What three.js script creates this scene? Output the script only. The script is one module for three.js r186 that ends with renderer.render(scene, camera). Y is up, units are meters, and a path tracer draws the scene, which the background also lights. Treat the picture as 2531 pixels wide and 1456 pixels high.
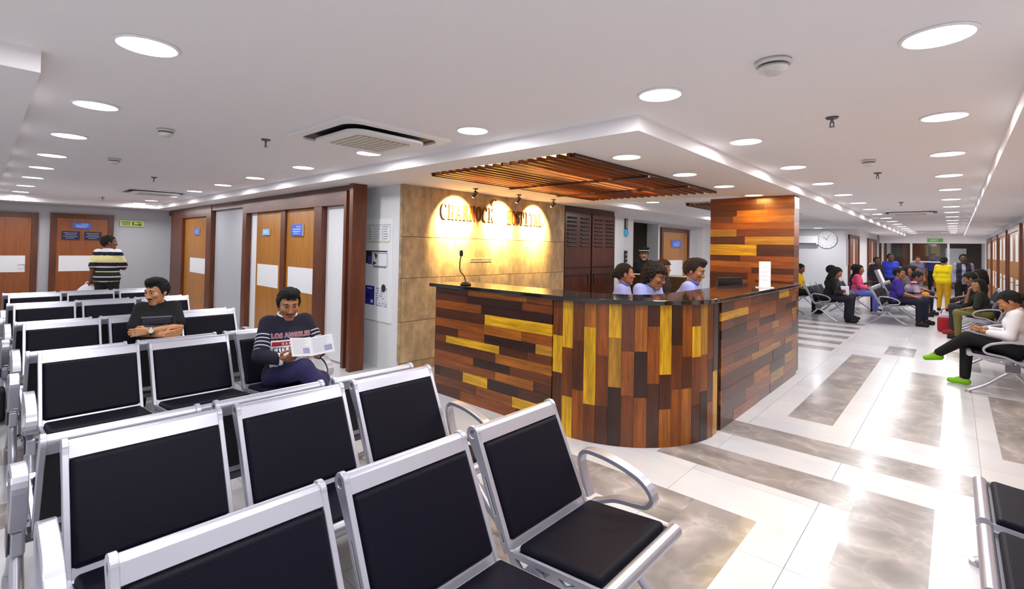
import * as THREE from 'three';
import { RoundedBoxGeometry } from 'three/addons/geometries/RoundedBoxGeometry.js';
import { mergeGeometries } from 'three/addons/utils/BufferGeometryUtils.js';
import { RectAreaLightUniformsLib } from 'three/addons/lights/RectAreaLightUniformsLib.js';
import { TextGeometry } from 'three/addons/geometries/TextGeometry.js';
import { FontLoader } from 'three/addons/loaders/FontLoader.js';

// ---------- camera, exposure ----------
const scene = new THREE.Scene();
scene.background = new THREE.Color(0x05060a);
const FOCAL = 1200, IMG_W = 2531, IMG_H = 1456;
const camera = new THREE.PerspectiveCamera(2 * Math.atan(IMG_H / 2 / FOCAL) * 180 / Math.PI, IMG_W / IMG_H, 0.05, 80);
camera.rotation.order = 'YXZ';
camera.position.set(0, 1.55, 0);
camera.rotation.set(THREE.MathUtils.degToRad(1.0), THREE.MathUtils.degToRad(42.4), 0.0182);
camera.setViewOffset(IMG_W, IMG_H, 0, 137, IMG_W, IMG_H);        // the photograph's horizon sits above its middle: a shifted lens
camera.updateProjectionMatrix();
const renderer = new THREE.WebGLRenderer({ antialias: true });
renderer.toneMapping = THREE.LinearToneMapping;
renderer.toneMappingExposure = 1.0;
renderer.shadowMap.enabled = true;
RectAreaLightUniformsLib.init();
const LAMP = 122, LAMP_WHITE = new THREE.Color(1.0, 0.985, 1.0), LAMP_WARM = new THREE.Color(1.0, 0.66, 0.2), SPOT = 80;

// ---------- helpers ----------
let seedState = 12345;
const rnd = () => { seedState = (Math.imul(seedState, 1664525) + 1013904223) >>> 0; return seedState / 4294967296; };
const rr = (a, b) => a + (b - a) * rnd();
const V = (x, y, z) => new THREE.Vector3(x, y, z);
const taken = new Map();
function numbered(n) { const k = taken.get(n) || 0; taken.set(n, k + 1); return k ? n + '_' + String(k).padStart(3, '0') : n; }
function thing(name, label, category, pos = [0, 0, 0], turn = 0, group) {
  const o = new THREE.Group(); o.name = numbered(name); scene.add(o); o.position.set(...pos); o.rotation.y = turn;
  o.userData = { label, category }; if (group) o.userData.group = group; return o;
}
function part(name, geos, mat, parent, label) {
  const list = Array.isArray(geos) ? geos : [geos];
  const g = list.length === 1 ? list[0] : mergeGeometries(list.map((q) => { const r = q.index ? q.toNonIndexed() : q; for (const k of Object.keys(r.attributes)) if (!['position', 'normal', 'uv'].includes(k)) r.deleteAttribute(k); return r; }));
  const m = new THREE.Mesh(g, mat); m.name = name; m.castShadow = m.receiveShadow = true; if (label) m.userData.label = label;
  parent.add(m); return m;
}
function single(name, geos, mat, label, category, group) { const m = part(numbered(name), geos, mat, scene); m.userData = { label, category }; if (group) m.userData.group = group; return m; }
function struct(name, geos, mat) { const m = part(name, geos, mat, scene); m.userData.kind = 'structure'; return m; }
function structGroup(name) { const g = new THREE.Group(); g.name = name; g.userData.kind = 'structure'; scene.add(g); return g; }
// box with uv in metres; span given as [x0,x1,y0,y1,z0,z1]
function bx(x0, x1, y0, y1, z0, z1, swap = false, ou = 0, ov = 0) {
  const w = x1 - x0, h = y1 - y0, d = z1 - z0, g = new THREE.BoxGeometry(w, h, d); g.translate((x0 + x1) / 2, (y0 + y1) / 2, (z0 + z1) / 2);
  const uv = g.attributes.uv, dims = [[d, h], [d, h], [w, d], [w, d], [w, h], [w, h]];
  for (let f = 0; f < 6; f++) for (let i = 0; i < 4; i++) { const k = f * 4 + i, u = uv.getX(k) * dims[f][0] + ou, v = uv.getY(k) * dims[f][1] + ov; swap ? uv.setXY(k, v, u) : uv.setXY(k, u, v); }
  return g;
}
function rbx(w, h, d, r, x = 0, y = 0, z = 0, seg = 2) { const g = new RoundedBoxGeometry(w, h, d, seg, r); g.translate(x, y, z); return g; }
function cyl(r0, r1, h, x, y, z, seg = 20, axis = 'y') { const g = new THREE.CylinderGeometry(r0, r1, h, seg); if (axis === 'z') g.rotateX(Math.PI / 2); if (axis === 'x') g.rotateZ(Math.PI / 2); g.translate(x, y, z); return g; }
function tube(pts, r, seg = 16, rs = 8) { return new THREE.TubeGeometry(new THREE.CatmullRomCurve3(pts.map((p) => V(...p))), seg, r, rs); }
function lathe(pts, seg = 28) { return new THREE.LatheGeometry(pts.map((p) => new THREE.Vector2(...p)), seg); }

// ---------- textures ----------
const lat = new Float32Array(65536); for (let i = 0; i < 65536; i++) lat[i] = rnd();
function vnoise(x, y, px, py) { // tileable value noise
  const xi = Math.floor(x), yi = Math.floor(y), fx = x - xi, fy = y - yi, sx = fx * fx * (3 - 2 * fx), sy = fy * fy * (3 - 2 * fy);
  const q = (a, b) => lat[((((a % px) + px) % px) * 131 + (((b % py) + py) % py) * 7919 + px * 17) & 65535];
  return (q(xi, yi) * (1 - sx) + q(xi + 1, yi) * sx) * (1 - sy) + (q(xi, yi + 1) * (1 - sx) + q(xi + 1, yi + 1) * sx) * sy;
}
function dataTex(n, f, srgb = true, metres = 1) {
  const a = new Uint8Array(n * n * 4);
  for (let y = 0; y < n; y++) for (let x = 0; x < n; x++) { const c = f(x / n, y / n), k = (y * n + x) * 4; for (let i = 0; i < 3; i++) a[k + i] = Math.max(0, Math.min(255, c[i] * 255)); a[k + 3] = 255; }
  const t = new THREE.DataTexture(a, n, n); t.wrapS = t.wrapT = THREE.RepeatWrapping; t.magFilter = THREE.LinearFilter; t.minFilter = THREE.LinearMipmapLinearFilter; t.generateMipmaps = true;
  if (srgb) t.colorSpace = THREE.SRGBColorSpace; t.repeat.set(1 / metres, 1 / metres); t.needsUpdate = true; return t;
}
const fbm = (u, v, fx, fy, o = 4) => { let s = 0, a = 0.5, t = 0; for (let i = 0; i < o; i++) { s += a * vnoise(u * fx, v * fy, fx, fy); t += a; a *= 0.55; fx *= 2; fy *= 2; } return s / t; };
const grainTex = dataTex(512, (u, v) => { const w = fbm(u, v, 2, 6, 3), s = fbm(u, v + 0.03 * w, 3, 48, 3), f = vnoise(u * 16, v * 256, 16, 256), k = 0.62 + 0.42 * s + 0.16 * (f - 0.5) + 0.22 * (w - 0.5); return [k, k * 0.97, k * 0.93]; }, true, 0.9);
const veneerTex = dataTex(256, (u, v) => { const s = fbm(u, v, 2, 32, 3), f = vnoise(u * 8, v * 128, 8, 128), k = 0.8 + 0.2 * s + 0.07 * (f - 0.5); return [k, k, k]; }, true, 1.1);
const marbleTex = dataTex(512, (u, v) => { const w = fbm(u, v, 3, 3, 4), m = fbm(u + 0.2 * w, v + 0.25 * w, 4, 9, 5), vein = Math.pow(1 - Math.abs(2 * fbm(u + 0.3 * w, v, 5, 5, 4) - 1), 9), k = 0.53 + 0.38 * m + 0.14 * (w - 0.5) + 0.12 * vein; return [k * 1.0, k * 0.975, k * 0.96]; }, true, 1.3);
const paleTex = dataTex(256, (u, v) => { const k = 0.93 + 0.1 * (fbm(u, v, 4, 4, 5) - 0.5); return [k, k, k]; }, true, 1.6);
const stoneTex = dataTex(512, (u, v) => { const b = fbm(u, v, 2, 14, 4), p = fbm(u, v, 16, 24, 3), k = 0.72 + 0.3 * (b - 0.5) + 0.22 * (p - 0.5); return [k, k * 0.93, k * 0.82]; }, true, 1.4);
const granTex = dataTex(128, (u, v) => { const k = 0.35 + 0.9 * Math.pow(vnoise(u * 64, v * 64, 64, 64), 3); return [k, k * 0.95, k * 0.9]; }, true, 0.25);
const leatherBump = dataTex(128, (u, v) => { const k = fbm(u, v, 24, 24, 2); return [k, k, k]; }, false, 0.12);
const plasterBump = dataTex(128, (u, v) => { const k = fbm(u, v, 12, 12, 3); return [k, k, k]; }, false, 0.5);
function canvasTex(w, h, draw) { const c = document.createElement('canvas'); c.width = w; c.height = h; const g = c.getContext('2d'); draw(g, w, h); const t = new THREE.CanvasTexture(c); t.colorSpace = THREE.SRGBColorSpace; t.magFilter = THREE.LinearFilter; return t; }

// ---------- materials ----------
const S = (color, roughness = 0.6, more = {}) => new THREE.MeshStandardMaterial({ color, roughness, ...more });
const P = (color, roughness = 0.4, more = {}) => new THREE.MeshPhysicalMaterial({ color, roughness, ...more });
const M = {
  ceiling: S('#f4f2f4', 0.8, { bumpMap: plasterBump, bumpScale: 0.0004 }), soffit: S('#f2f0f2', 0.75), wallGrey: S('#b4b6bc', 0.75, { bumpMap: plasterBump, bumpScale: 0.0006 }), wallWhite: S('#e4e6ea', 0.7),
  tiles: ['#dedee1', '#dadadd', '#e1e0e1'].map((c) => P(c, 0.28, { map: paleTex, clearcoat: 0.1, clearcoatRoughness: 0.12 })),
  bed: S('#bdbab6', 0.5), marble: ['#cbc5c1', '#c2bcb8', '#d2cdc8'].map((c) => P(c, 0.26, { map: marbleTex, clearcoat: 0.12, clearcoatRoughness: 0.12 })),
  door: P('#a0561f', 0.35, { map: veneerTex, clearcoat: 0.2, clearcoatRoughness: 0.3 }), doorGold: P('#c07d22', 0.35, { map: veneerTex, clearcoat: 0.2, clearcoatRoughness: 0.3 }), frame: P('#6e350f', 0.4, { map: grainTex, clearcoat: 0.15, clearcoatRoughness: 0.3 }), frameLight: P('#9a5a22', 0.4, { map: grainTex }),
  whitePanel: S('#eef0f4', 0.4), stone: ['#e6d6bc', '#dfcbac', '#eaddc6'].map((c) => S(c, 0.62, { map: stoneTex })), stoneBed: S('#7d6a52', 0.9),
  granite: P('#2a2522', 0.12, { map: granTex, clearcoat: 0.6, clearcoatRoughness: 0.05 }), core: S('#2a1608', 0.8),
  cabinet: P('#5a3024', 0.4, { map: grainTex }), cabinetDark: S('#1c0d08', 0.6),
  steel: S('#b9bac6', 0.33, { metalness: 0.7 }), steelDark: S('#6d6d78', 0.38, { metalness: 0.8 }), shell: S('#191820', 0.5, { metalness: 0.3 }), pad: P('#090716', 0.5, { bumpMap: leatherBump, bumpScale: 0.0006, specularIntensity: 0.22 }),
  black: S('#0c0c0f', 0.45), rubber: S('#161618', 0.8), white: S('#f1f1f3', 0.5), plastic: S('#dcdad6', 0.5), beige: S('#b8ad94', 0.7), paper: S('#eceef2', 0.8, { side: THREE.DoubleSide }), chrome: S('#d8d8de', 0.18, { metalness: 1 }),
  lampWhite: new THREE.MeshStandardMaterial({ color: '#ffffff', emissive: LAMP_WHITE, emissiveIntensity: 6 }), lampWarm: new THREE.MeshStandardMaterial({ color: '#fff0c8', emissive: new THREE.Color(1, 0.74, 0.3), emissiveIntensity: 3 }),
  slat: P('#8c4312', 0.4, { map: grainTex }), slatDark: P('#4a200a', 0.45, { map: grainTex }), copper: S('#6e3408', 0.55), glass: new THREE.MeshPhysicalMaterial({ color: '#eef4f4', roughness: 0.05, transmission: 1, thickness: 0 }),
};
// wood block tones, darkest to yellow
const TONES = ['#341709', '#55280c', '#763b10', '#985213', '#b06a1c', '#b98a2a', '#e8b61a'].map((c) => P(c, 0.32, { map: grainTex, clearcoat: 0.22, clearcoatRoughness: 0.25 }));

// ---------- lamps ----------
const ringGeo = lathe([[0.108, 0], [0.122, 0], [0.122, -0.004], [0.116, -0.009], [0.109, -0.008], [0.108, 0]]), discGeo = (() => { const g = new THREE.CylinderGeometry(0.109, 0.109, 0.006, 28); g.translate(0, -0.004, 0); return g; })();
function downlight(x, y, z, warm, label, group, k = 1) {
  const t = thing('ceiling_downlight', label, 'light', [x, y, z], 0, group);
  part('trim_ring', ringGeo, M.white, t); part('diffuser', discGeo, warm ? M.lampWarm : M.lampWhite, t);
  const l = new THREE.RectAreaLight(warm ? LAMP_WARM : LAMP_WHITE, LAMP * k, 0.17, 0.17); l.position.y = -0.016; l.rotation.x = -Math.PI / 2; t.add(l);
  return t;
}
// ---------- floor ----------
const CEIL = 2.4, SOF = 2.3;
const floor = structGroup('floor');
part('floor_bed', bx(-14.6, 1.1, -0.2, -0.012, -33, 2.1), M.bed, floor);
{
  const T = 0.76, g = 0.0012;
  const tile = (x0, x1, z0, z1) => part('floor_tile', bx(x0 + g, x1 - g, -0.012, 0, z0 + g, z1 - g, rnd() < 0.5, rr(0, 3), rr(0, 3)), M.tiles[Math.floor(rnd() * 3)], floor);
  // near tiles one by one, far floor in larger slabs
  for (let i = 0; i < 14; i++) for (let j = 0; j < 6; j++) tile(0.9 - (i + 1) * T, 0.9 - i * T, 0.34 - (j + 1) * T, 0.34 - j * T);
  const xe = 0.9 - 14 * T, ze = 0.34 - 6 * T;
  for (let i = 0; i < 4; i++) for (let j = 0; j < 15; j++) tile(0.9 - (i + 1) * T, 0.9 - i * T, ze - (j + 1) * T, ze - j * T);
  const zc = ze - 15 * T;
  part('floor_slab', [bx(-14.4, 1, -0.012, 0, 0.34 + g, 2.05), bx(-14.4, xe - g, -0.012, 0, -3.6, 0.34 - g), bx(-6, 0.9 - 4 * T - g, -0.012, 0, -18, ze - g), bx(-6, 1, -0.012, 0, -33, zc - g - 3.4), bx(0.9 - 4 * T + g, 1, -0.012, 0, zc - 3.4, zc - g)], M.tiles[0], floor);
  const band = (x0, x1, z0, z1) => part('marble_inlay', bx(x0, x1, -0.010, 0.0008, Math.min(z0, z1), Math.max(z0, z1), rnd() < 0.5, rr(0, 5), rr(0, 5)), M.marble[Math.floor(rnd() * 3)], floor);
  band(-1.17, -0.81, -9.1, -5.2); band(-0.44, -0.09, -8.35, -5.26); band(0.27, 0.63, -7.55, -5.3);
  band(-1.52, 0.27, -4.72, -4.34); band(0.27, 0.63, -4.72, -1.0);                                   // nested angles of inlay
  band(-1.7, -0.46, -3.96, -3.56); band(-0.46, -0.09, -3.96, -0.6);
  band(-2.95, -1.2, -3.05, -2.68); band(-1.2, -0.84, -3.05, 0.2);
  band(-3.2, -1.97, -2.25, -1.9); band(-1.97, -1.6, -2.25, 0.3);
  for (let i = 0; i < 6; i++) band(-3.6 + 0.05 * i, -1.45, -9.5 - i * 0.74, -9.16 - i * 0.74);
  band(-0.82, -0.46, -10.4, -9.5); band(-0.1, 0.26, -10.6, -9.0);
  for (let i = 0; i < 10; i++) band(-4.1 - i * 1.05, -3.75 - i * 1.05, -0.42, 0.9);                  // aisle strips in the hall
  band(-14.2, -12.9, -2.6, 0.9); band(-13, -5.6, -2.75, -2.4);
}
// ---------- ceiling, soffits ----------
const ceiling = structGroup('ceiling');
part('ceiling_board', bx(-14.6, 1.1, CEIL, CEIL + 0.15, -33, 2.1), M.ceiling, ceiling);
for (const a of [[-14.4, -5.2, -3.55, -2.77], [-5.2, -1.47, -3.1, -2.77], [-2.2, -1.47, -6.75, -3.1], [-5.2, -4.02, -6.75, -3.1], [-4.02, -2.2, -6.75, -6.2], [-2.2, -1.47, -30, -6.75], [-5.2, -4.35, -17.7, -6.75], [0.25, 0.95, -30, -1.2], [-14.4, -3.05, -0.165, 2.0], [-14.4, -13.7, -2.77, -0.165], [-4.35, -2.2, -17.7, -14.6]])
  part('soffit', bx(a[0], a[1], SOF, CEIL, a[2], a[3]), M.soffit, ceiling);
part('bulkhead', bx(-2.4, 0.95, 2.03, CEIL, -26.3, -26), M.soffit, ceiling);
// ---------- walls ----------
struct('wall_back', bx(-14.6, -14.3, 0, CEIL, -3.7, 2.1), M.wallGrey);
struct('wall_side', [bx(-14.3, -6.1, 0, CEIL, -3.5, -3.2), bx(-6.1, -5.5, 0, CEIL, -3.235, -3.2)], M.wallGrey);
struct('wall_poster', bx(-6.1, -4.99, 0, CEIL, -3.7, -3.45), M.wallWhite);
struct('wall_near', bx(-14.6, 1.1, 0, CEIL, 2.0, 2.2), M.wallWhite);
struct('wall_right', bx(0.92, 1.1, 0, CEIL, -33, 2.0), M.wallWhite);
struct('wall_rear', [bx(-5.4, -5.05, 0, CEIL, -9.35, -6.7), bx(-5.7, -5.05, 0, CEIL, -17.7, -13.2), bx(-5.6, -5.05, 2.2, CEIL, -13.2, -9.35), bx(-5.7, -5.4, 0, CEIL, -13.2, -11.25)], M.wallWhite);
struct('wall_lobby', [bx(-11.7, -11.5, 0, CEIL, -11.6, -9.2), bx(-11.5, -5.4, 0, CEIL, -9.35, -9.2), bx(-11.5, -5.7, 0, CEIL, -11.6, -11.4), bx(-11.7, -5.4, CEIL, CEIL + 0.1, -11.6, -9.2), bx(-11.7, -6, -0.1, 0, -11.6, -9.2)], S('#6e655e', 0.7));
struct('wall_clock', bx(-5.1, -2.47, 0, CEIL, -17.9, -17.6), M.wallWhite);
struct('wall_corridor', bx(-2.75, -2.47, 0, CEIL, -33, -17.9), M.wallWhite);
struct('wall_end', bx(-2.5, 1, 0, CEIL, -32.6, -32.2), S('#5a4c46', 0.7));
// stone wall behind the reception
const stone = structGroup('wall_reception');
part('wall_core', bx(-5.25, -4.975, 0, SOF + 0.05, -6.75, -3.46), M.stoneBed, stone);
{
  const ys = [0, 0.12, 0.62, 1.15, 1.66, 2.31], g = 0.004;
  ys.slice(0, -1).forEach((y, i) => { let z = -3.45; const L = [[3.3], [1.05, 1.1, 1.15], [0.62, 1.3, 1.38], [2.0, 1.3], [1.2, 2.1]][i]; for (const w of L) { part('stone_slab', bx(-4.975, -4.95 + rr(0, 0.002), y + g, ys[i + 1] - g / 2, z - w + g, z - g / 2, true, rr(0, 4), rr(0, 4)), M.stone[Math.floor(rnd() * 3)], stone); z -= w; } });
  for (let i = 0; i < 4; i++) part('stone_slab', bx(-5.0, -4.952, ys[i + 1] + g, ys[i + 2] - g, -3.45, -3.44, false, rr(0, 3), rr(0, 3)), M.stone[i % 3], stone);
}
// ---------- doors ----------
let doorCount = 0;
function signTex(bg, fg, lines) { return canvasTex(256, 128, (g, w, h) => { g.fillStyle = bg; g.fillRect(0, 0, w, h); g.fillStyle = fg; lines.forEach(([x, y, l, t]) => { for (let u = x; u < x + l;) { const k = 6 + 14 * rnd(); g.fillRect(u, y, Math.min(k, x + l - u), t); u += k + 4; } }); }); }
const blueSign = S('#ffffff', 0.4, { map: signTex('#3f68d8', '#c8dcff', [[120, 22, 100, 10], [40, 48, 180, 12], [40, 74, 170, 12], [60, 98, 120, 8]]) });
const cyanSign = S('#ffffff', 0.4, { map: signTex('#7cc4ee', '#eefaff', [[40, 40, 160, 12], [50, 70, 150, 12]]) });
const darkSign = S('#ffffff', 0.4, { map: signTex('#1d1838', '#aab0e0', [[30, 22, 190, 9], [50, 48, 150, 9], [24, 74, 200, 9], [60, 100, 120, 9]]) });
const exitMat = new THREE.MeshStandardMaterial({ color: '#ffffff', roughness: 0.4, map: canvasTex(256, 96, (g, w, h) => { g.fillStyle = '#b8dc52'; g.fillRect(0, 0, w, h); g.fillStyle = '#1c2a10'; for (let i = 0; i < 3; i++) { g.fillRect(14, 16 + i * 26, 92, 12); } g.fillStyle = '#b8dc52'; g.fillRect(40, 30, 60, 6); g.fillStyle = '#1c2a10'; g.fillRect(128, 14, 14, 70); g.beginPath(); g.moveTo(150, 62); g.lineTo(200, 62); g.lineTo(200, 46); g.lineTo(240, 70); g.lineTo(200, 92); g.lineTo(200, 78); g.lineTo(150, 78); g.fill(); g.beginPath(); g.moveTo(160, 18); g.lineTo(230, 44); g.lineTo(206, 18); g.fill(); }) });
const signBox = (mat) => [M.plastic, M.plastic, M.plastic, M.plastic, mat, M.plastic];
// a door in its frame; local frame: face looks +z, width along x, origin at the floor in the middle
function makeDoor(pos, turn, w, h, o = {}) {
  const d = structGroup('door_' + (++doorCount)); d.position.set(...pos); d.rotation.y = turn;
  const f = o.frame ?? 0.1, dep = o.depth ?? 0.05, fm = o.frameMat || M.frame;
  part('door_frame', [bx(-w / 2 - f, -w / 2, 0, h + f, 0, dep, true), bx(w / 2, w / 2 + (o.frameR ?? f), 0, h + f, 0, dep, true), bx(-w / 2, w / 2, h, h + f, 0, dep)], fm, d);
  for (const lf of o.leaves || [[-w / 2, w / 2]]) {
    const l = part('door_leaf', bx(lf[0] + 0.004, lf[1] - 0.004, 0.006, h - 0.004, 0.004, 0.03, true, rr(0, 2), rr(0, 2)), o.mat || M.door, d);
    const m = lf[2] ?? 0.0, n = lf[3] ?? 0.0; if (lf[4] !== 0) part('white_panel', bx(lf[0] + m + 0.02, lf[1] - n - 0.02, o.y0 ?? 0.86, o.y1 ?? 1.2, 0.03, 0.034), M.whitePanel, l);
    if (o.handle !== false) part('door_handle', [cyl(0.01, 0.01, 0.05, lf[1] - 0.09, 1.02, 0.055, 10, 'z'), rbx(0.12, 0.018, 0.014, 0.005, lf[1] - 0.13, 1.02, 0.078)], M.chrome, l);
  }
  for (const p of o.panels || []) part('side_panel', bx(p[0], p[1], 0.02, h - 0.004, 0.004, 0.02), M.wallWhite, d);
  for (const s of o.signs || []) { const g = new THREE.BoxGeometry(s[2], s[3], 0.02); g.translate(s[0], s[1], 0.046); part('door_sign', g, signBox(s[4]), d, 'small printed sign plate'); }
  return d;
}
makeDoor([-14.3, 0, -0.27], Math.PI / 2, 0.9, 2.0, { leaves: [[-0.45, 0.45, 0, 0.06]], mat: M.door });
makeDoor([-14.3, 0, -1.53], Math.PI / 2, 0.86, 2.02, { leaves: [[-0.43, 0.43, 0.03, 0.03]], signs: [[-0.02, 1.86, 0.3, 0.13, blueSign], [-0.2, 1.64, 0.3, 0.18, darkSign], [0.17, 1.64, 0.3, 0.18, darkSign]] });
makeDoor([-12.2, 0, -3.2], 0, 1.75, 2.08, { frame: 0.95, frameR: 0.3, depth: 0.09, mat: M.doorGold, leaves: [[-0.875, 0.875, 0.45, 0.1]], y0: 0.88, y1: 1.2, signs: [[0.1, 1.78, 0.28, 0.16, blueSign]], handle: false });
makeDoor([-7.38, 0, -3.2], 0, 3.34, 2.06, { frame: 0.17, frameR: 0.06, depth: 0.11, mat: M.doorGold, leaves: [[-1.4, -0.36, 0.06, 0.1], [-0.2, 0.84, 0.06, 0.04]], y0: 0.84, y1: 1.2, panels: [[-1.67, -1.4], [1.06, 1.67]], signs: [[-0.95, 1.73, 0.26, 0.1, cyanSign], [0.2, 1.75, 0.38, 0.17, blueSign]], handle: false });
{ const d = scene.getObjectByName('door_4'); part('door_mullion', [bx(-0.36, -0.2, 0, 2.06, 0, 0.06, true), bx(0.84, 1.06, 0, 2.06, 0, 0.1, true)], M.frame, d); }
makeDoor([-5.4, 0, -12.2], Math.PI / 2, 1.5, 2.02, { mat: M.doorGold, leaves: [[-0.75, 0.75, 0.05, 0.3]], signs: [[0.0, 1.72, 0.55, 0.2, blueSign]], y0: 0.8, y1: 1.3, handle: false });
struct('trim_1', bx(-5.5, -5.42, 0, SOF, -3.24, -3.05, true), M.frame);           // wood pillar closing the door wall
struct('trim_2', bx(-14.3, -5.5, 2.18, SOF, -3.2, -3.12), M.frame);                // dark head band over the doors
// corridor, right wall: wood door units with white panels
for (let i = 0; i < 7; i++) {
  const z = -4.3 - i * 3.3;
  const d = makeDoor([0.92, 0, z], -Math.PI / 2, 2.4, 2.05, { leaves: [[-1.2, -0.02, 0.3, 0.3], [0.02, 1.2, 0.3, 0.3]], mat: M.doorGold, frame: 0.12, y0: 0.62, y1: 1.1 });
  for (const c of [-0.6, 0.6]) part('white_panel', bx(c - 0.26, c + 0.26, 1.45, 1.98, 0.03, 0.036), M.whitePanel, d);
}
for (const [z, w] of [[-19.3, 1.9], [-24.0, 2.4], [-28, 2.4]]) makeDoor([-2.47, 0, z], Math.PI / 2, w, 2.05, { leaves: [[-w / 2, -0.15, 0.3, 0.3], [0.15, w / 2, 0.3, 0.3]], panels: [[-0.15, 0.15]], handle: false });
makeDoor([-1.5, 0, -32.2], 0, 1.0, 2.1, { leaves: [[-0.5, 0.5, 0.1, 0.1, 0]] });
{ // glazed partition under the bulkhead
  const w = structGroup('window_1'), post = S('#d4d6dc', 0.4, { metalness: 0.4 });
  for (const x of [-2.3, -1.35, -0.2, 0.88]) part('post', bx(x - 0.035, x + 0.035, 0, 2.03, -26.2, -26.1), post, w);
  part('transom', [bx(-2.3, -1.38, 1.0, 1.05, -26.18, -26.12), bx(-1.32, -0.23, 1.25, 1.3, -26.18, -26.12)], post, w);
  part('pane', bx(-2.26, -1.39, 0.02, 1.0, -26.155, -26.147), M.glass, w); part('pane', bx(-2.26, -1.39, 1.05, 2.0, -26.155, -26.147), M.glass, w); part('pane', bx(-1.31, -0.24, 1.3, 2.0, -26.155, -26.147), M.glass, w);
}
// ---------- ceiling lights ----------
{
  const hx = [-2.6, -4.0, -5.35, -6.75, -8.0, -9.4, -10.95, -12.45, -13.6], gH = 'white round downlights over the seating hall', gC = 'white round downlights along the corridor';
  const ord = ['first', 'second', 'third', 'fourth', 'fifth', 'sixth', 'seventh', 'eighth', 'ninth', 'tenth', 'eleventh', 'twelfth', 'thirteenth', 'fourteenth', 'fifteenth', 'sixteenth', 'seventeenth'];
  hx.forEach((x, i) => { downlight(x, CEIL, -0.47, false, `white round downlight, ${ord[i]} from the front in the far-left ceiling row`, gH); downlight(x, CEIL, -2.4, false, `white round downlight, ${ord[i]} from the front in the row beside the hall soffit`, gH); });
  for (let i = 0; i < 16; i++) { const z = -2.48 - 1.47 * i; downlight(-0.05, CEIL, z, false, `white round downlight, ${ord[i]} from the front in the corridor's right row`, gC); downlight(-1.19, CEIL, z, false, `white round downlight, ${ord[i]} from the front in the corridor row beside the counter soffit`, gC); }
  for (const [x, z, p] of [[-1.2, -0.47, 'above the front bench'], [-0.05, -1.0, 'above the near end of the corridor floor'], [-1.19, -0.85, 'above the nearest empty seats'], [-0.05, 0.9, 'behind the camera on its right'], [-2.2, 0.9, 'behind the camera on its left']]) downlight(x, CEIL, z, false, `white round downlight out of the picture, ${p}`, gC);
  [[-3.5, 1, 'yellow', 'over the counter curve'], [-4.64, 0, 'white', 'between the two yellow ones over the counter'], [-5.74, 1, 'yellow', 'over the receptionists'], [-6.85, 1, 'yellow', 'right against the wood-clad column']].forEach(([z, w, c, p]) => downlight(-1.96, SOF, z, w, `${c} round soffit downlight ${p}`, 'soffit downlights over the counter', w ? 0.8 : 0.6));
  for (const z of [-8, -11.8, -15]) downlight(-3.95, CEIL, z, false, `white round downlight above the waiting recess, ${z === -8 ? 'nearest the column' : z === -11.8 ? 'middle one' : 'nearest the clock wall'}`, gC, 2.0);
  downlight(-3.0, SOF, -16.7, false, 'white round soffit downlight in front of the clock wall', gC, 1.3);
  for (const z of [-28, -30.5]) downlight(-0.8, CEIL, z, false, `white round downlight past the far bulkhead, ${z === -28 ? 'nearer' : 'farther'} one`, gC);
}
// ---------- reception counter ----------
const counter = thing('reception_counter', 'curved reception counter clad in mixed dark, brown and yellow wood blocks', 'counter', [0, 0, 0]);
const HC = 1.12, AX = -2.42, AZ = -4.22, AR = 0.92;
{
  const sh = new THREE.Shape(); // core plan in (x, -z)
  sh.moveTo(-4.1, 3.315); sh.lineTo(AX, 3.315); sh.absarc(AX, -AZ, AR - 0.015, -Math.PI / 2, 0, false); sh.lineTo(-1.515, 7.08); sh.lineTo(-1.8, 7.08); sh.lineTo(-1.8, -AZ); sh.absarc(AX, -AZ, 0.62, 0, -Math.PI / 2, true); sh.lineTo(-4.1, 3.6); sh.closePath();
  const g = new THREE.ExtrudeGeometry(sh, { depth: HC - 0.01, bevelEnabled: false, curveSegments: 24 }); g.rotateX(-Math.PI / 2); part('counter_body', g, M.core, counter);
  const tp = new THREE.Shape(), o = 0.045;
  tp.moveTo(-4.15, 3.3 - o); tp.lineTo(AX, 3.3 - o); tp.absarc(AX, -AZ, AR + o, -Math.PI / 2, 0, false); tp.lineTo(-1.5 + o, 7.06); tp.lineTo(-1.95, 7.06); tp.lineTo(-1.95, -AZ); tp.absarc(AX, -AZ, 0.47, 0, -Math.PI / 2, true); tp.lineTo(-4.15, 3.75); tp.closePath();
  const tg = new THREE.ExtrudeGeometry(tp, { depth: 0.028, bevelEnabled: true, bevelThickness: 0.004, bevelSize: 0.004, bevelSegments: 2, curveSegments: 32 }); tg.rotateX(-Math.PI / 2); tg.translate(0, HC + 0.004, 0);
  part('granite_top', tg, M.granite, counter, 'thin dark polished stone top');
}
const pickTone = () => { const r = rnd(); return r < 0.14 ? 0 : r < 0.38 ? 1 : r < 0.64 ? 2 : r < 0.84 ? 3 : r < 0.94 ? 4 : 5; };
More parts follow.
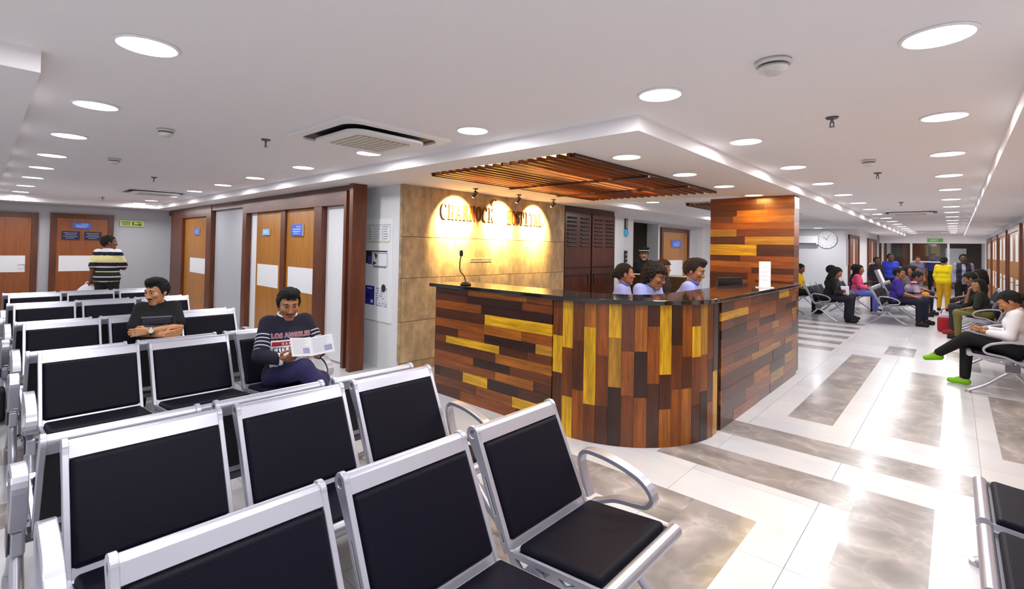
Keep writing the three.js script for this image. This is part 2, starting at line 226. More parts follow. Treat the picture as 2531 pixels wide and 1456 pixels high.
// rows of blocks on a flat face: edges = heights, a..b along the face, fixed = {row: [[from,to,tone],...]}
function plankRows(parent, edges, a, b, fixed, place) {
  for (let r = 0; r < edges.length - 1; r++) {
    const cuts = []; let u = a; const fx = (fixed[r] || []).slice().sort((p, q) => p[0] - q[0]); let last = -1;
    const fill = (to) => { while (to - u > 0.02) { let w = rr(0.28, 0.85); if (to - u - w < 0.18) w = to - u; let t = pickTone(); if (t === last) t = (t + 2) % 5; last = t; cuts.push([u, u + w, t]); u += w; } };
    for (const f of fx) { fill(f[0]); cuts.push([u, f[1], f[2]]); u = f[1]; last = f[2]; }
    fill(b);
    for (const c of cuts) place(c[0] + 0.0006, c[1] - 0.0006, edges[r] + 0.0006, edges[r + 1] - 0.0006, c[2], rr(0, 0.003));
  }
}
plankRows(counter, [0.0, 0.1, 0.195, 0.295, 0.38, 0.46, 0.55, 0.625, 0.71, 0.8, 0.9, 0.985, 1.06, HC], -4.1, -2.53,
  { 1: [[-2.98, -2.6, 6]], 2: [[-4.0, -3.65, 1], [-3.65, -3.3, 6], [-3.3, -2.9, 0]], 3: [[-4.1, -3.2, 3]], 4: [[-4.1, -3.5, 3]], 5: [[-4.1, -3.2, 1]], 6: [[-4.1, -3.92, 2], [-3.92, -3.15, 6], [-3.15, -2.8, 1]], 8: [[-4.1, -3.36, 3]], 9: [[-4.1, -3.35, 1], [-3.35, -2.53, 6]], 10: [[-3.4, -2.53, 0]] },
  (a, b, y0, y1, t, p) => part('wood_block', bx(a, b, y0, y1, -3.32, -3.3 + p, false, rr(0, 3), rr(0, 3)), TONES[t], counter));
plankRows(counter, [0.0, 0.1, 0.215, 0.335, 0.46, 0.53, 0.62, 0.7, 0.78, 0.86, 0.94, 1.015, HC], 4.36, 7.06,
  { 2: [[4.4, 5.3, 1], [5.3, 5.87, 4], [5.87, 6.5, 0]], 3: [[5.0, 6.0, 1]], 4: [[4.36, 5.23, 3], [5.23, 6.3, 5], [6.5, 7.06, 4]], 6: [[4.36, 6, 2]], 7: [[4.36, 5.4, 1]], 10: [[4.36, 5.1, 6], [5.1, 6.1, 3]], 11: [[4.36, 4.7, 1], [4.7, 5.2, 3], [5.2, 5.6, 2], [5.6, 6.23, 1], [6.23, 6.69, 6]] },
  (a, b, y0, y1, t, p) => part('wood_block', bx(-1.52, -1.5 + p, y0, y1, -b, -a, false, rr(0, 3), rr(0, 3)), TONES[t], counter));
{
  const cols = [[[0.82, 2], [0.51, 6], [0, 1]], [[0.73, 6], [0.33, 2], [0, 6]], [[0.8, 2], [0.4, 1], [0, 3]], [[0.92, 4], [0.3, 6], [0, 2]], [[0.7, 3], [0.3, 2], [0, 1]], [[0.85, 6], [0.46, 5], [0, 0]], [[0.75, 2], [0.4, 3], [0, 2]],
    [[0.75, 4], [0.39, 0], [0, 3]], [[0.95, 1], [0.5, 3], [0, 1]], [[0.57, 6], [0.3, 1], [0, 4]], [[0.8, 0], [0.45, 2], [0, 3]], [[0.7, 3], [0.45, 1], [0, 4]], [[0.94, 2], [0.69, 6], [0.3, 2], [0, 1]], [[0.7, 5], [0.4, 3], [0, 0]], [[0.65, 2], [0.3, 1], [0, 3]], [[0.54, 0], [0, 6]]];
  const W = 0.1;
  cols.forEach((c, k) => {
    const s = -0.1 + W * k + W / 2, onArc = s > 0 && s < AR * Math.PI / 2, th = onArc ? s / AR : s <= 0 ? 0 : Math.PI / 2; let y1 = HC;
    for (const [y0, t] of c) {
      const q = rr(0, 0.003), g = bx(-W / 2 + 0.0008, W / 2 - 0.0008, y0 + 0.0006, y1 - 0.0006, -0.02, q, true, rr(0, 3), rr(0, 3)); g.rotateY(th);
      g.translate(AX + AR * Math.sin(th) + (s <= 0 ? s : 0), 0, AZ + AR * Math.cos(th) - (s > AR * Math.PI / 2 ? s - AR * Math.PI / 2 : 0)); part('wood_block', g, TONES[t], counter); y1 = y0;
    }
  });
}
// column at the end of the counter
const column = thing('wood_column', 'square column clad in horizontal wood blocks at the end of the counter', 'column', [0, 0, 0]);
part('column_core', bx(-2.6, -1.555, 0, SOF, -7.36, -7.115), M.core, column);
plankRows(column, [0, 0.1, 0.22, 0.34, 0.46, 0.56, 0.66, 0.76, 0.86, 0.96, 1.06, 1.17, 1.26, 1.34, 1.42, 1.5, 1.65, 1.76, 1.86, 1.95, 2.04, 2.12, 2.2, SOF], -2.61, -1.5,
  { 11: [[-2.61, -2.1, 1], [-2.1, -1.5, 3]], 12: [[-2.61, -2.05, 3], [-2.05, -1.5, 1]], 13: [[-2.61, -1.9, 4], [-1.9, -1.5, 3]], 14: [[-2.61, -2.2, 1], [-2.2, -1.5, 3]], 15: [[-2.61, -1.99, 6], [-1.99, -1.5, 1]], 16: [[-2.61, -2.14, 1], [-2.14, -1.5, 5]], 17: [[-2.61, -2.25, 5], [-2.25, -1.5, 2]], 18: [[-2.61, -1.5, 3]], 19: [[-2.61, -2.3, 2], [-2.3, -1.5, 4]], 20: [[-2.61, -2.25, 1], [-2.25, -1.85, 4]], 21: [[-2.61, -1.9, 1]], 22: [[-2.61, -2, 2]] },
  (a, b, y0, y1, t, p) => part('wood_block', bx(a, Math.min(b, -1.54), y0, y1, -7.13, -7.1 + p, false, rr(0, 3), rr(0, 3)), TONES[t], column));
plankRows(column, [0, 0.12, 0.24, 0.36, 0.48, 0.6, 0.7, 0.8, 0.92, 1.04, 1.17, 1.34, 1.5, 1.65, 1.8, 1.95, 2.12, SOF], 7.1, 7.36, {}, (a, b, y0, y1, t, p) => part('wood_block', bx(-1.555, -1.54 + p, y0, y1, -b, -a, false, rr(0, 3), rr(0, 3)), TONES[t], column));
// ---------- slatted ceiling ----------
function slatPanel(label, x0, x1, z0, z1, y, n, battens) {
  const t = thing('slatted_ceiling_panel', label, 'ceiling panel', [0, 0, 0]);
  for (let i = 0; i < n; i++) { const x = x0 + (x1 - x0) * (i + 0.5) / n; part('slat', bx(x - 0.015, x + 0.015, y, y + 0.036, z0, z1, false, rr(0, 3), rr(0, 3)), M.slat, t); }
  for (const z of battens) part('batten', bx(x0 - 0.03, x1 + 0.03, y - 0.022, y - 0.001, z - 0.025, z + 0.025), M.slatDark, t);
  part('edge_frame', [bx(x0 - 0.02, x0, y - 0.004, y + 0.05, z0, z1), bx(x1, x1 + 0.02, y - 0.004, y + 0.05, z0, z1)], M.slatDark, t);
}
slatPanel('slatted wooden ceiling panel hanging over the reception counter', -3.98, -2.22, -6.18, -3.13, 2.275, 17, [-4.35, -5.3]);
{ // warm strip lamps lying above the slats, lighting the void
  for (const [x, l] of [[-3.62, 'nearer the stone wall'], [-2.75, 'nearer the corridor']]) { const t = thing('strip_lamp', `warm strip lamp above the ceiling slats, ${l}`, 'light', [x, 2.32, -4.65]); part('lamp_body', bx(-0.02, 0.02, 0, 0.014, -1.2, 1.2), M.white, t); part('diffuser', bx(-0.016, 0.016, 0.014, 0.018, -1.2, 1.2), M.lampWarm, t); const r = new THREE.RectAreaLight(LAMP_WARM, 130, 0.03, 2.4); r.position.y = 0.02; r.rotation.x = Math.PI / 2; t.add(r); }
}
slatPanel('smaller slatted wooden panel beyond the reception, seen beside the column', -3.5, -2.3, -11.5, -8.4, 2.345, 13, []);
// ---------- wall sign letters ----------
const font = await new FontLoader().loadAsync('fonts/droid/droid_serif_bold.typeface.json');
const signT = thing('wall_lettering', 'raised copper letters reading CHARNOCK HOSPITAL on the stone wall', 'sign', [-4.948, 0, 0]);
function letters(text, z0, z1, y0, size) {
  const step = (z1 - z0) / text.length;
  [...text].forEach((ch, i) => { const g = new TextGeometry(ch, { font, size, depth: 0.02, curveSegments: 4, bevelEnabled: false }); g.computeBoundingBox(); const b = g.boundingBox; g.translate(-(b.min.x + b.max.x) / 2, 0, 0); const w = b.max.x - b.min.x; g.scale(Math.min(1, Math.abs(step) * 0.86 / w), 1, 1); g.rotateY(Math.PI / 2); g.translate(0, y0, z0 + step * (i + 0.5)); part('letter', g, M.copper, signT); });
}
letters('CHARNOCK', -4.02, -5.02, 1.91, 0.205); letters('HOSPITAL', -5.28, -6.12, 1.9, 0.205);
{ const s = new THREE.Shape(); s.absarc(0, 0, 0.055, 0.6, 5.2, false); s.absarc(0.022, 0.008, 0.045, 4.9, 0.9, true); const g = new THREE.ExtrudeGeometry(s, { depth: 0.02, bevelEnabled: false }); g.rotateY(Math.PI / 2); g.translate(0, 2.19, -5.0); part('crescent_mark', g, M.copper, signT); }
{ const tx = canvasTex(256, 32, (g, w, h) => { g.fillStyle = '#d6c3a2'; g.fillRect(0, 0, w, h); g.fillStyle = '#6a3c18'; for (let u = 6; u < 250;) { const k = 6 + 8 * rnd(); g.fillRect(u, 7, k, 18); u += k + 4; } }); const g = new THREE.BoxGeometry(0.42, 0.05, 0.006); g.rotateY(Math.PI / 2); g.translate(-4.944, 1.37, -4.78); single('name_plate', g, S('#ffffff', 0.5, { map: tx }), 'small line of brown lettering on the stone wall below the big letters', 'sign'); }
// ---------- spotlights on the stone wall ----------
for (const [z, l] of [[-4.28, 'nearest the poster'], [-5.12, 'in the middle'], [-5.92, 'nearest the dark cabinet']]) {
  const t = thing('wall_spotlight', `small dark spotlight aimed at the stone wall lettering, ${l}`, 'light', [-4.56, SOF, z], 0, 'spotlights on the stone wall');
  part('mount', lathe([[0, 0], [0.035, 0], [0.035, -0.012], [0.008, -0.016], [0.008, -0.05], [0, -0.05]], 16), M.black, t);
  const h = cyl(0.03, 0.024, 0.075, 0, 0, 0, 16); h.rotateZ(-0.75); h.translate(-0.01, -0.075, 0); part('lamp_head', h, M.black, t);
  const bulb = new THREE.SphereGeometry(0.02, 12, 8); bulb.translate(-0.036, -0.102, 0); part('bulb', bulb, M.lampWarm, t);
  const sp = new THREE.SpotLight(new THREE.Color(1, 0.7, 0.26), SPOT, 0, 0.8, 1, 2); sp.position.set(-0.06, -0.125, 0); sp.target.position.set(-0.39, -0.36, 0); sp.castShadow = true; sp.shadow.radius = 1; t.add(sp, sp.target);
}
// ---------- dark louvred cabinets ----------
for (let i = 0; i < 2; i++) {
  const z = -7.18 - i * 0.85, t = thing('louvred_cabinet', i ? 'dark brown tall cabinet with louvred door, beside the white wall' : 'dark brown tall cabinet with louvred door, next to the stone wall', 'cabinet', [-4.98, 0, z], 0, 'dark cabinets behind reception');
  part('carcass', bx(-0.06, 0, 0, 2.29, -0.42, 0.42, true), M.cabinet, t);
  const d = part('cabinet_door', bx(0.002, 0.024, 0.08, 2.2, -0.4, 0.4, true), M.cabinet, t);
  for (const s of [-0.2, 0.2]) for (let k = 0; k < 8; k++) { const g = bx(0, 0.014, -0.014, 0.014, -0.13, 0.13); g.rotateZ(0.5); g.translate(0.026, 1.6 + k * 0.07, s); part('louvre', g, M.cabinetDark, d); }
  for (const y of [1.2, 1.06]) part('rail', bx(0.024, 0.03, y, y + 0.03, -0.38, 0.38), M.cabinetDark, d);
  part('handle', rbx(0.02, 0.16, 0.016, 0.005, 0.04, 1.0, i ? 0.33 : -0.33), M.steelDark, d);
}
// ---------- ceiling fixtures ----------
function cassette(x, z, label) {
  const t = thing('cassette_air_conditioner', label, 'air conditioner', [x, CEIL, z], 0, 'ceiling cassette air conditioners');
  const rs = (s, r) => { const h = s / 2, q = new THREE.Shape(); q.moveTo(-h + r, -h); q.lineTo(h - r, -h); q.absarc(h - r, -h + r, r, -Math.PI / 2, 0); q.lineTo(h, h - r); q.absarc(h - r, h - r, r, 0, Math.PI / 2); q.lineTo(-h + r, h); q.absarc(-h + r, h - r, r, Math.PI / 2, Math.PI); q.lineTo(-h, -h + r); q.absarc(-h + r, -h + r, r, Math.PI, Math.PI * 1.5); return q; };
  const ex = (sh, hole, y0, y1) => { if (hole) sh.holes.push(hole); const g = new THREE.ExtrudeGeometry(sh, { depth: y1 - y0, bevelEnabled: false, curveSegments: 6 }); g.rotateX(Math.PI / 2); g.translate(0, y1, 0); return g; };
  part('outer_frame', ex(rs(0.94, 0.05), rs(0.8, 0.12), -0.022, 0), M.white, t);
  part('air_gap', ex(rs(0.8, 0.12), null, -0.004, 0), M.black, t);
  part('front_panel', ex(rs(0.66, 0.12), null, -0.05, -0.03), M.white, t);
  const g = part('intake_grille', ex(rs(0.46, 0.04), null, -0.053, -0.05), M.beige, t);
  for (let i = 0; i < 9; i++) part('grille_bar', bx(-0.21, 0.21, -0.057, -0.053, -0.21 + i * 0.05, -0.19 + i * 0.05), M.plastic, g);
}
cassette(-3.42, -2.06, 'white square ceiling air conditioner over the front of the hall'); cassette(-10.2, -2.0, 'white ceiling air conditioner at the far end of the hall');
cassette(-0.65, -12.4, 'white ceiling air conditioner midway along the corridor'); cassette(-0.6, -22.5, 'white ceiling air conditioner far down the corridor');
for (const [x, z, l, s] of [[-0.6, -2.36, 'large white smoke detector at the front of the corridor ceiling', 1.05], [-4.43, -0.93, 'white smoke detector near the front of the hall ceiling', 0.8], [-0.58, -5.4, 'pale smoke detector on the corridor ceiling beside a sprinkler', 0.8], [-6.47, -0.92, 'pale smoke detector farther along the hall ceiling', 0.8]]) {
  const t = thing('smoke_detector', l, 'detector', [x, CEIL, z], 0, 'smoke detectors');
  part('base', lathe([[0, 0], [0.07 * s, 0], [0.07 * s, -0.016], [0.064 * s, -0.02], [0, -0.02]]), M.plastic, t); part('slot', lathe([[0.058 * s, -0.02], [0.058 * s, -0.026]]), M.black, t);
  part('cap', lathe([[0, -0.058], [0.03 * s, -0.058], [0.034 * s, -0.05], [0.055 * s, -0.044], [0.062 * s, -0.026], [0, -0.026]]), M.plastic, t);
}
for (const [x, z, l] of [[-4.18, -1.56, 'over the front of the hall'], [-7.88, -1.54, 'over the middle of the hall'], [-12.5, -1.62, 'over the far end of the hall'], [-0.57, -3.57, 'in the front of the corridor ceiling'], [-0.6, -6.3, 'just past the pale corridor smoke detector'], [-0.65, -10.06, 'in front of the corridor air conditioner']]) {
  const t = thing('fire_sprinkler', `small metal fire sprinkler head ${l}`, 'sprinkler', [x, CEIL, z], 0, 'fire sprinklers');
  part('escutcheon', lathe([[0, 0], [0.038, 0], [0.03, -0.01], [0.012, -0.012], [0, -0.012]], 18), M.steelDark, t); part('stem', [cyl(0.01, 0.008, 0.025, 0, -0.022, 0, 10), cyl(0.004, 0.004, 0.03, -0.009, -0.045, 0, 6), cyl(0.004, 0.004, 0.03, 0.009, -0.045, 0, 6)], M.steelDark, t); part('deflector', cyl(0.016, 0.016, 0.003, 0, -0.06, 0, 14), M.steelDark, t);
}
// ---------- signs, clock, poster ----------
{
  let t = thing('exit_sign', 'green exit arrow sign on the grey wall at the far end of the hall', 'sign', [-14.29, 1.95, -2.4], Math.PI / 2);
  part('sign_box', rbx(0.46, 0.14, 0.025, 0.006, 0, 0, 0.0125), M.plastic, t); const g = new THREE.PlaneGeometry(0.44, 0.12); g.translate(0, 0, 0.0255); part('sign_face', g, exitMat, t);
  t = thing('exit_sign', 'green exit sign on the bulkhead at the end of the corridor', 'sign', [-0.6, 2.15, -25.99]); part('sign_box', rbx(0.5, 0.16, 0.03, 0.006, 0, 0, 0.015), M.plastic, t); const g2 = new THREE.PlaneGeometry(0.48, 0.14); g2.translate(0, 0, 0.031);
  part('sign_face', g2, S('#ffffff', 0.4, { map: canvasTex(128, 40, (c, w, h) => { c.fillStyle = '#62b93a'; c.fillRect(0, 0, w, h); c.fillStyle = '#e6f6d8'; c.font = 'bold 30px sans-serif'; c.fillText('EXIT', 26, 31); }) }), t);
  t = thing('wall_clock', 'round white wall clock on the white wall past the column', 'clock', [-2.92, 1.97, -17.59]); const r1 = lathe([[0, 0], [0.27, 0], [0.27, 0.03], [0.255, 0.045], [0.24, 0.035]], 36); r1.rotateX(Math.PI / 2); part('case', r1, M.white, t); const f = new THREE.CircleGeometry(0.24, 36); f.translate(0, 0, 0.034);
  const face = part('dial', f, S('#f2f3f8', 0.5), t); for (let i = 0; i < 12; i++) { const m = bx(-0.006, 0.006, 0.19, 0.22, 0.035, 0.037); m.rotateZ(i * Math.PI / 6); part('hour_mark', m, M.steelDark, face); }
  const h1 = bx(-0.006, 0.006, -0.02, 0.12, 0.037, 0.039), h2 = bx(-0.004, 0.004, -0.02, 0.18, 0.039, 0.041); h1.rotateZ(0.9); h2.rotateZ(-0.5); part('hand', h1, M.black, t); part('hand', h2, M.black, t);
  t = thing('split_air_conditioner', 'white wall-mounted air conditioner left of the clock', 'air conditioner', [-3.55, 1.95, -17.6]); part('case', rbx(0.85, 0.28, 0.2, 0.03, 0, 0, 0.1), M.white, t); part('outlet', bx(-0.38, 0.38, -0.13, -0.09, 0.17, 0.205), M.steelDark, t);
  const tx = canvasTex(256, 512, (g, w, h) => {
    g.fillStyle = '#f1f4f8'; g.fillRect(0, 0, w, h); g.strokeStyle = '#9aa4a4'; g.lineWidth = 3;
    for (let i = 0; i < 3; i++) { g.strokeRect(26 + i * 74, 30, 62, 84); for (let k = 0; k < 6; k++) { g.fillStyle = ['#8ea04a', '#a8b0b0', '#9098a0'][i]; g.fillRect(32 + i * 74, 38 + k * 12, 26 + 20 * rnd(), 4); } }
    g.fillStyle = '#c0c860'; g.fillRect(24, 118, 200, 3);
    g.fillStyle = '#1c1a3a'; g.fillRect(14, 166, 60, 60); g.fillStyle = '#4a4890'; g.fillRect(34, 190, 40, 40); g.fillStyle = '#2a2a38'; g.fillRect(14, 160, 200, 6); g.fillStyle = '#8a1c30'; g.beginPath(); g.moveTo(92, 170); g.lineTo(126, 182); g.lineTo(112, 206); g.fill(); g.fillStyle = '#34345a'; g.beginPath(); g.moveTo(80, 236); g.lineTo(120, 222); g.lineTo(84, 214); g.fill(); g.strokeStyle = '#6a6a74'; g.strokeRect(84, 172, 130, 66); for (let k = 0; k < 10; k++) { g.fillStyle = '#50505c'; g.fillRect(90 + k * 12, 240, 8, 6); }
    g.fillStyle = '#2a2290'; g.fillRect(16, 340, 88, 96); g.fillStyle = '#d8dcff'; g.fillRect(36, 350, 46, 5); g.fillRect(70, 410, 22, 16); g.fillStyle = '#161060'; g.fillRect(16, 380, 40, 24);
    for (let r = 0; r < 8; r++) for (let c = 0; c < 7; c++) { g.fillStyle = rnd() < 0.5 ? '#8a88b8' : '#d8d8e8'; g.fillRect(118 + c * 15, 346 + r * 12, 10, 8); } g.fillStyle = '#3a4038'; g.beginPath(); g.arc(186, 346, 20, 0, 7); g.fill();
  });
  const pg = new THREE.BoxGeometry(0.64, 1.3, 0.012), white = S('#eceef2', 0.5); t = single('wall_poster', pg, [white, white, white, white, S('#ffffff', 0.5, { map: tx }), white], 'tall white information poster with photos between the wood pillar and stone wall', 'poster'); t.position.set(-5.46, 1.235, -3.443);
}
// ---------- counter items ----------
{
  let t = thing('gooseneck_microphone', 'black gooseneck microphone on the left end of the counter', 'microphone', [-3.72, HC + 0.036, -3.38]); part('base', lathe([[0, 0], [0.055, 0], [0.055, 0.012], [0.035, 0.03], [0.012, 0.036], [0, 0.036]]), M.black, t);
  part('neck', tube([[0, 0.03, 0], [-0.02, 0.09, 0.005], [-0.075, 0.14, 0.01], [-0.085, 0.22, 0.01], [-0.07, 0.3, 0.01]], 0.006, 24), M.black, t); const h = new THREE.CapsuleGeometry(0.019, 0.03, 6, 12); h.translate(-0.066, 0.325, 0.01); part('microphone_head', h, M.rubber, t);
  t = thing('display_card', 'white upright card holder on the counter in front of the column', 'card holder', [-1.56, HC + 0.036, -5.88], 1.0); part('card', bx(-0.075, 0.075, 0.006, 0.29, -0.004, 0.004), M.paper, t); part('foot', bx(-0.08, 0.08, 0, 0.008, -0.05, 0.05), M.white, t); for (let i = 0; i < 4; i++) part('printed_line', bx(-0.05, 0.05 - 0.01 * i, 0.08 + i * 0.045, 0.088 + i * 0.045, 0.004, 0.0045), M.plastic, t);
  t = thing('service_desk', 'low working desk behind the counter, seen over the counter top', 'desk', [0, 0, 0]); part('desk_top', [bx(-2.25, -1.95, 0.75, 0.78, -6.9, -5.85)], M.granite, t); part('desk_panel', bx(-1.96, -1.82, 0.0, 0.75, -6.9, -5.85), M.cabinet, t);
  t = thing('computer_monitor', 'black computer monitor on the desk beside the column', 'monitor', [-2.07, 0.78, -6.3], -1.9); part('screen', rbx(0.46, 0.3, 0.03, 0.008, 0, 0.3, 0), M.black, t); part('stand', [cyl(0.02, 0.02, 0.16, 0, 0.08, -0.02, 12), cyl(0.1, 0.1, 0.012, 0, 0.006, -0.02, 20)], M.black, t);
  t = thing('back_desk', 'black-topped desk in front of the guard behind reception', 'desk', [-4.0, 0, -8.3]); part('desk_top', bx(-0.7, 0.7, 1.06, 1.1, -0.25, 0.25), M.black, t); part('desk_front', bx(-0.66, 0.66, 0, 1.06, -0.22, 0.22), M.cabinetDark, t); part('edge_strip', bx(-0.7, 0.7, 1.1, 1.115, 0.2, 0.255), M.white, t);
  // switch plates and blue disc sign on the white wall
  for (const [y, z, h, l] of [[2.08, -9.02, 0.22, 'dark speaker-like panel high on the white wall above the blue disc'], [1.32, -9.02, 0.42, 'long dark intercom panel on the white wall beside the guard']]) { const q = thing('wall_panel', l, 'panel', [-5.05, y, z]); part('plate', rbx(0.02, h, 0.11, 0.004, 0.01, 0, 0), M.black, q); for (let k = 0; k < 4; k++) part('button', rbx(0.01, 0.02, 0.05, 0.003, 0.022, -h * 0.3 + k * h * 0.2, 0), M.plastic, q); }
  const dg = cyl(0.09, 0.09, 0.012, -5.04, 1.9, -9.03, 28, 'x'); single('round_sign', dg, S('#3cb4ee', 0.4), 'bright blue round sign on the white wall behind reception', 'sign');
  const bagM = P('#141019', 0.55, { bumpMap: leatherBump, bumpScale: 0.001 }); t = thing('black_bag', 'black box-shaped bag on the floor at the left picture edge', 'bag', [-6.05, 0, -0.03]); part('bag_body', rbx(0.24, 0.26, 0.3, 0.025, 0, 0.13, 0), bagM, t); part('handle', tube([[0, 0.25, -0.07], [0, 0.31, -0.05], [0, 0.31, 0.05], [0, 0.25, 0.07]], 0.008), bagM, t);
  single('notice_board', bx(-1.1, -0.55, 1.5, 2.05, -32.2, -32.17), S('#b08a20', 0.7), 'yellow-brown notice board on the dark wall at the corridor end', 'notice');
  single('light_box', bx(-0.35, 0.4, 0.9, 1.9, -32.19, -32.15), M.whitePanel, 'large pale panel on the dark wall at the corridor end', 'panel');
  // purple notice beside the far brown doors
  single('notice_board', bx(-2.47, -2.45, 1.2, 2.0, -18.2, -17.95), S('#b9a8c8', 0.6), 'pale purple notice at the corner past the clock wall', 'notice');
}
// ---------- tandem seating ----------
function railShape(len, eye) { // side rail of a back, u along height, n forward
  const s = new THREE.Shape(); s.moveTo(-0.022, 0); s.lineTo(0.012, 0); s.lineTo(0.014, len - 0.03); s.absarc(-0.014, len, 0.031, -0.3, Math.PI + 0.3, false); s.lineTo(-0.026, len - 0.14); s.lineTo(-0.03, len * 0.5); s.closePath();
  if (eye) { const h = new THREE.Path(); h.absarc(-0.014, len, 0.018, 0, Math.PI * 2, true); s.holes.push(h); const k = new THREE.Path(); k.moveTo(-0.015, len * 0.3); k.lineTo(-0.004, len * 0.3); k.lineTo(-0.006, len * 0.62); k.lineTo(-0.016, len * 0.62); k.closePath(); s.holes.push(k); const k2 = new THREE.Path(); k2.moveTo(-0.014, len * 0.08); k2.lineTo(-0.001, len * 0.08); k2.lineTo(-0.008, len * 0.24); k2.closePath(); s.holes.push(k2); }
  return s;
}
const SW = 0.52, PITCH = 0.58, JX = 0, JY = 0.39, BL = 0.445, REC = 0.46, SD = 0.43, SS = 0.1; // back length and recline, seat depth and slope
const seatParts = (() => {
  const bl = (g) => { g.rotateZ(REC); g.translate(JX, JY, 0); return g; }, sl = (g) => { g.rotateZ(SS); g.translate(JX, JY, 0); return g; };
  const rail = (z) => { const g = new THREE.ExtrudeGeometry(railShape(BL, true), { depth: 0.016, bevelEnabled: true, bevelThickness: 0.002, bevelSize: 0.002, bevelSegments: 1, curveSegments: 8 }); g.translate(0, 0, z); return bl(g); };
  const capS = new THREE.Shape(); capS.absarc(-0.012, BL, 0.026, 0.1, Math.PI + 0.2, false); capS.lineTo(-0.03, BL - 0.05); capS.lineTo(0.0, BL - 0.05); capS.lineTo(0.014, BL - 0.045); capS.closePath();
  const cap = new THREE.ExtrudeGeometry(capS, { depth: SW - 0.034, bevelEnabled: false, curveSegments: 8 }); cap.translate(0, 0, -SW / 2 + 0.017);
  const backFrame = [rail(-SW / 2), rail(SW / 2 - 0.016), bl(cap), bl(bx(-0.02, 0.01, 0.0, 0.04, -SW / 2 + 0.016, SW / 2 - 0.016))];
  const shell = bl(bx(-0.024, -0.012, 0.04, BL - 0.03, -SW / 2 + 0.016, SW / 2 - 0.016));
  const bp = new RoundedBoxGeometry(0.04, BL - 0.082, SW - 0.038, 4, 0.018); { const a = bp.attributes.position; for (let i = 0; i < a.count; i++) { const y = a.getY(i) / (BL / 2), z = a.getZ(i) / (SW / 2); if (a.getX(i) > 0) a.setX(i, a.getX(i) + 0.006 * (1 - y * y) * (1 - z * z)); } bp.computeVertexNormals(); } bp.translate(0.004, BL / 2 - 0.008, 0); bl(bp);
  const sideS = () => { const s = new THREE.Shape(); s.moveTo(-0.01, 0.012); s.lineTo(SD - 0.02, 0.012); s.lineTo(SD - 0.02, -0.014); s.lineTo(0.26, -0.05); s.lineTo(0.02, -0.06); s.closePath(); for (const [a, b, c] of [[0.03, 0.1, 0.065], [0.13, 0.2, 0.165], [0.23, 0.31, 0.26]]) { const h = new THREE.Path(); h.moveTo(a, -0.008); h.lineTo(b, -0.008); h.lineTo(c, -0.042 + (c - 0.06) * 0.06); h.closePath(); s.holes.push(h); } return s; };
  const side = (z) => { const g = new THREE.ExtrudeGeometry(sideS(), { depth: 0.014, bevelEnabled: false }); g.translate(0, 0, z); return sl(g); };
  const seatFrame = [side(-SW / 2), side(SW / 2 - 0.014), sl(cyl(0.027, 0.027, SW, SD, 0, 0, 16, 'z')), sl(bx(0.0, 0.035, -0.012, 0.006, -SW / 2 + 0.014, SW / 2 - 0.014)), sl(bx(0.03, SD, -0.02, -0.008, -SW / 2 + 0.014, SW / 2 - 0.014))];
  const sp = new RoundedBoxGeometry(SD - 0.07, 0.04, SW - 0.038, 4, 0.018); sp.translate(0.035 + (SD - 0.07) / 2, 0.014, 0); sl(sp);
  return { backFrame, shell, bp, seatFrame, sp };
})();
const merged = (l) => mergeGeometries(l.map((q) => (q.index ? q.toNonIndexed() : q)));
const GEO = { back: merged(seatParts.backFrame), shell: seatParts.shell, bp: seatParts.bp, seat: merged(seatParts.seatFrame), sp: seatParts.sp };
const armGeo = (() => { // closed ribbon loop: outline swept from a 2D path, then given width
  const c = new THREE.CatmullRomCurve3([[0.0, 0.41], [-0.035, 0.5], [-0.05, 0.57], [-0.03, 0.605], [0.06, 0.612], [0.19, 0.59], [0.275, 0.555], [0.315, 0.505], [0.295, 0.468], [0.24, 0.455], [0.14, 0.44], [0.06, 0.405], [0.02, 0.39]].map((p) => V(p[0], p[1], 0)), false);
  const n = 48, th = 0.0055, pts = c.getSpacedPoints(n), L = [], R = [];
  pts.forEach((p, i) => { const t = c.getTangentAt(i / n), k = th * (1 + 0.5 * Math.sin(Math.PI * i / n)); L.push([p.x - t.y * k, p.y + t.x * k]); R.push([p.x + t.y * k, p.y - t.x * k]); });
  const s = new THREE.Shape(); L.forEach((p, i) => (i ? s.lineTo(...p) : s.moveTo(...p))); R.reverse().forEach((p) => s.lineTo(...p)); s.closePath();
  const g = new THREE.ExtrudeGeometry(s, { depth: 0.044, bevelEnabled: true, bevelThickness: 0.004, bevelSize: 0.003, bevelSegments: 2 }); g.translate(0, 0, -0.018); return g;
})();
const legGeo = (() => { const up = [0.09, 0.3, 0];
  const seg = (pts, r) => { const g = tube(pts, r, 14, 8); g.scale(1, 1, 1.25); return g; };
  return merged([seg([up, [0.02, 0.22, 0], [-0.1, 0.1, 0], [-0.22, 0.022, 0]], 0.018), seg([up, [0.17, 0.23, 0], [0.3, 0.11, 0], [0.44, 0.022, 0]], 0.018), rbx(0.11, 0.1, 0.05, 0.012, 0.085, 0.32, 0), cyl(0.024, 0.026, 0.02, -0.222, 0.01, 0, 12), cyl(0.024, 0.026, 0.02, 0.442, 0.01, 0, 12)]); })();
const beamGeo = rbx(0.07, 0.04, 1.76, 0.008, 0.09, 0.325, 0), plateGeo = merged([rbx(0.12, 0.085, 0.006, 0.002, 0.085, 0.33, 0.028), cyl(0.008, 0.008, 0.008, 0.05, 0.35, 0.032, 8, 'z'), cyl(0.008, 0.008, 0.008, 0.12, 0.31, 0.032, 8, 'z')]);
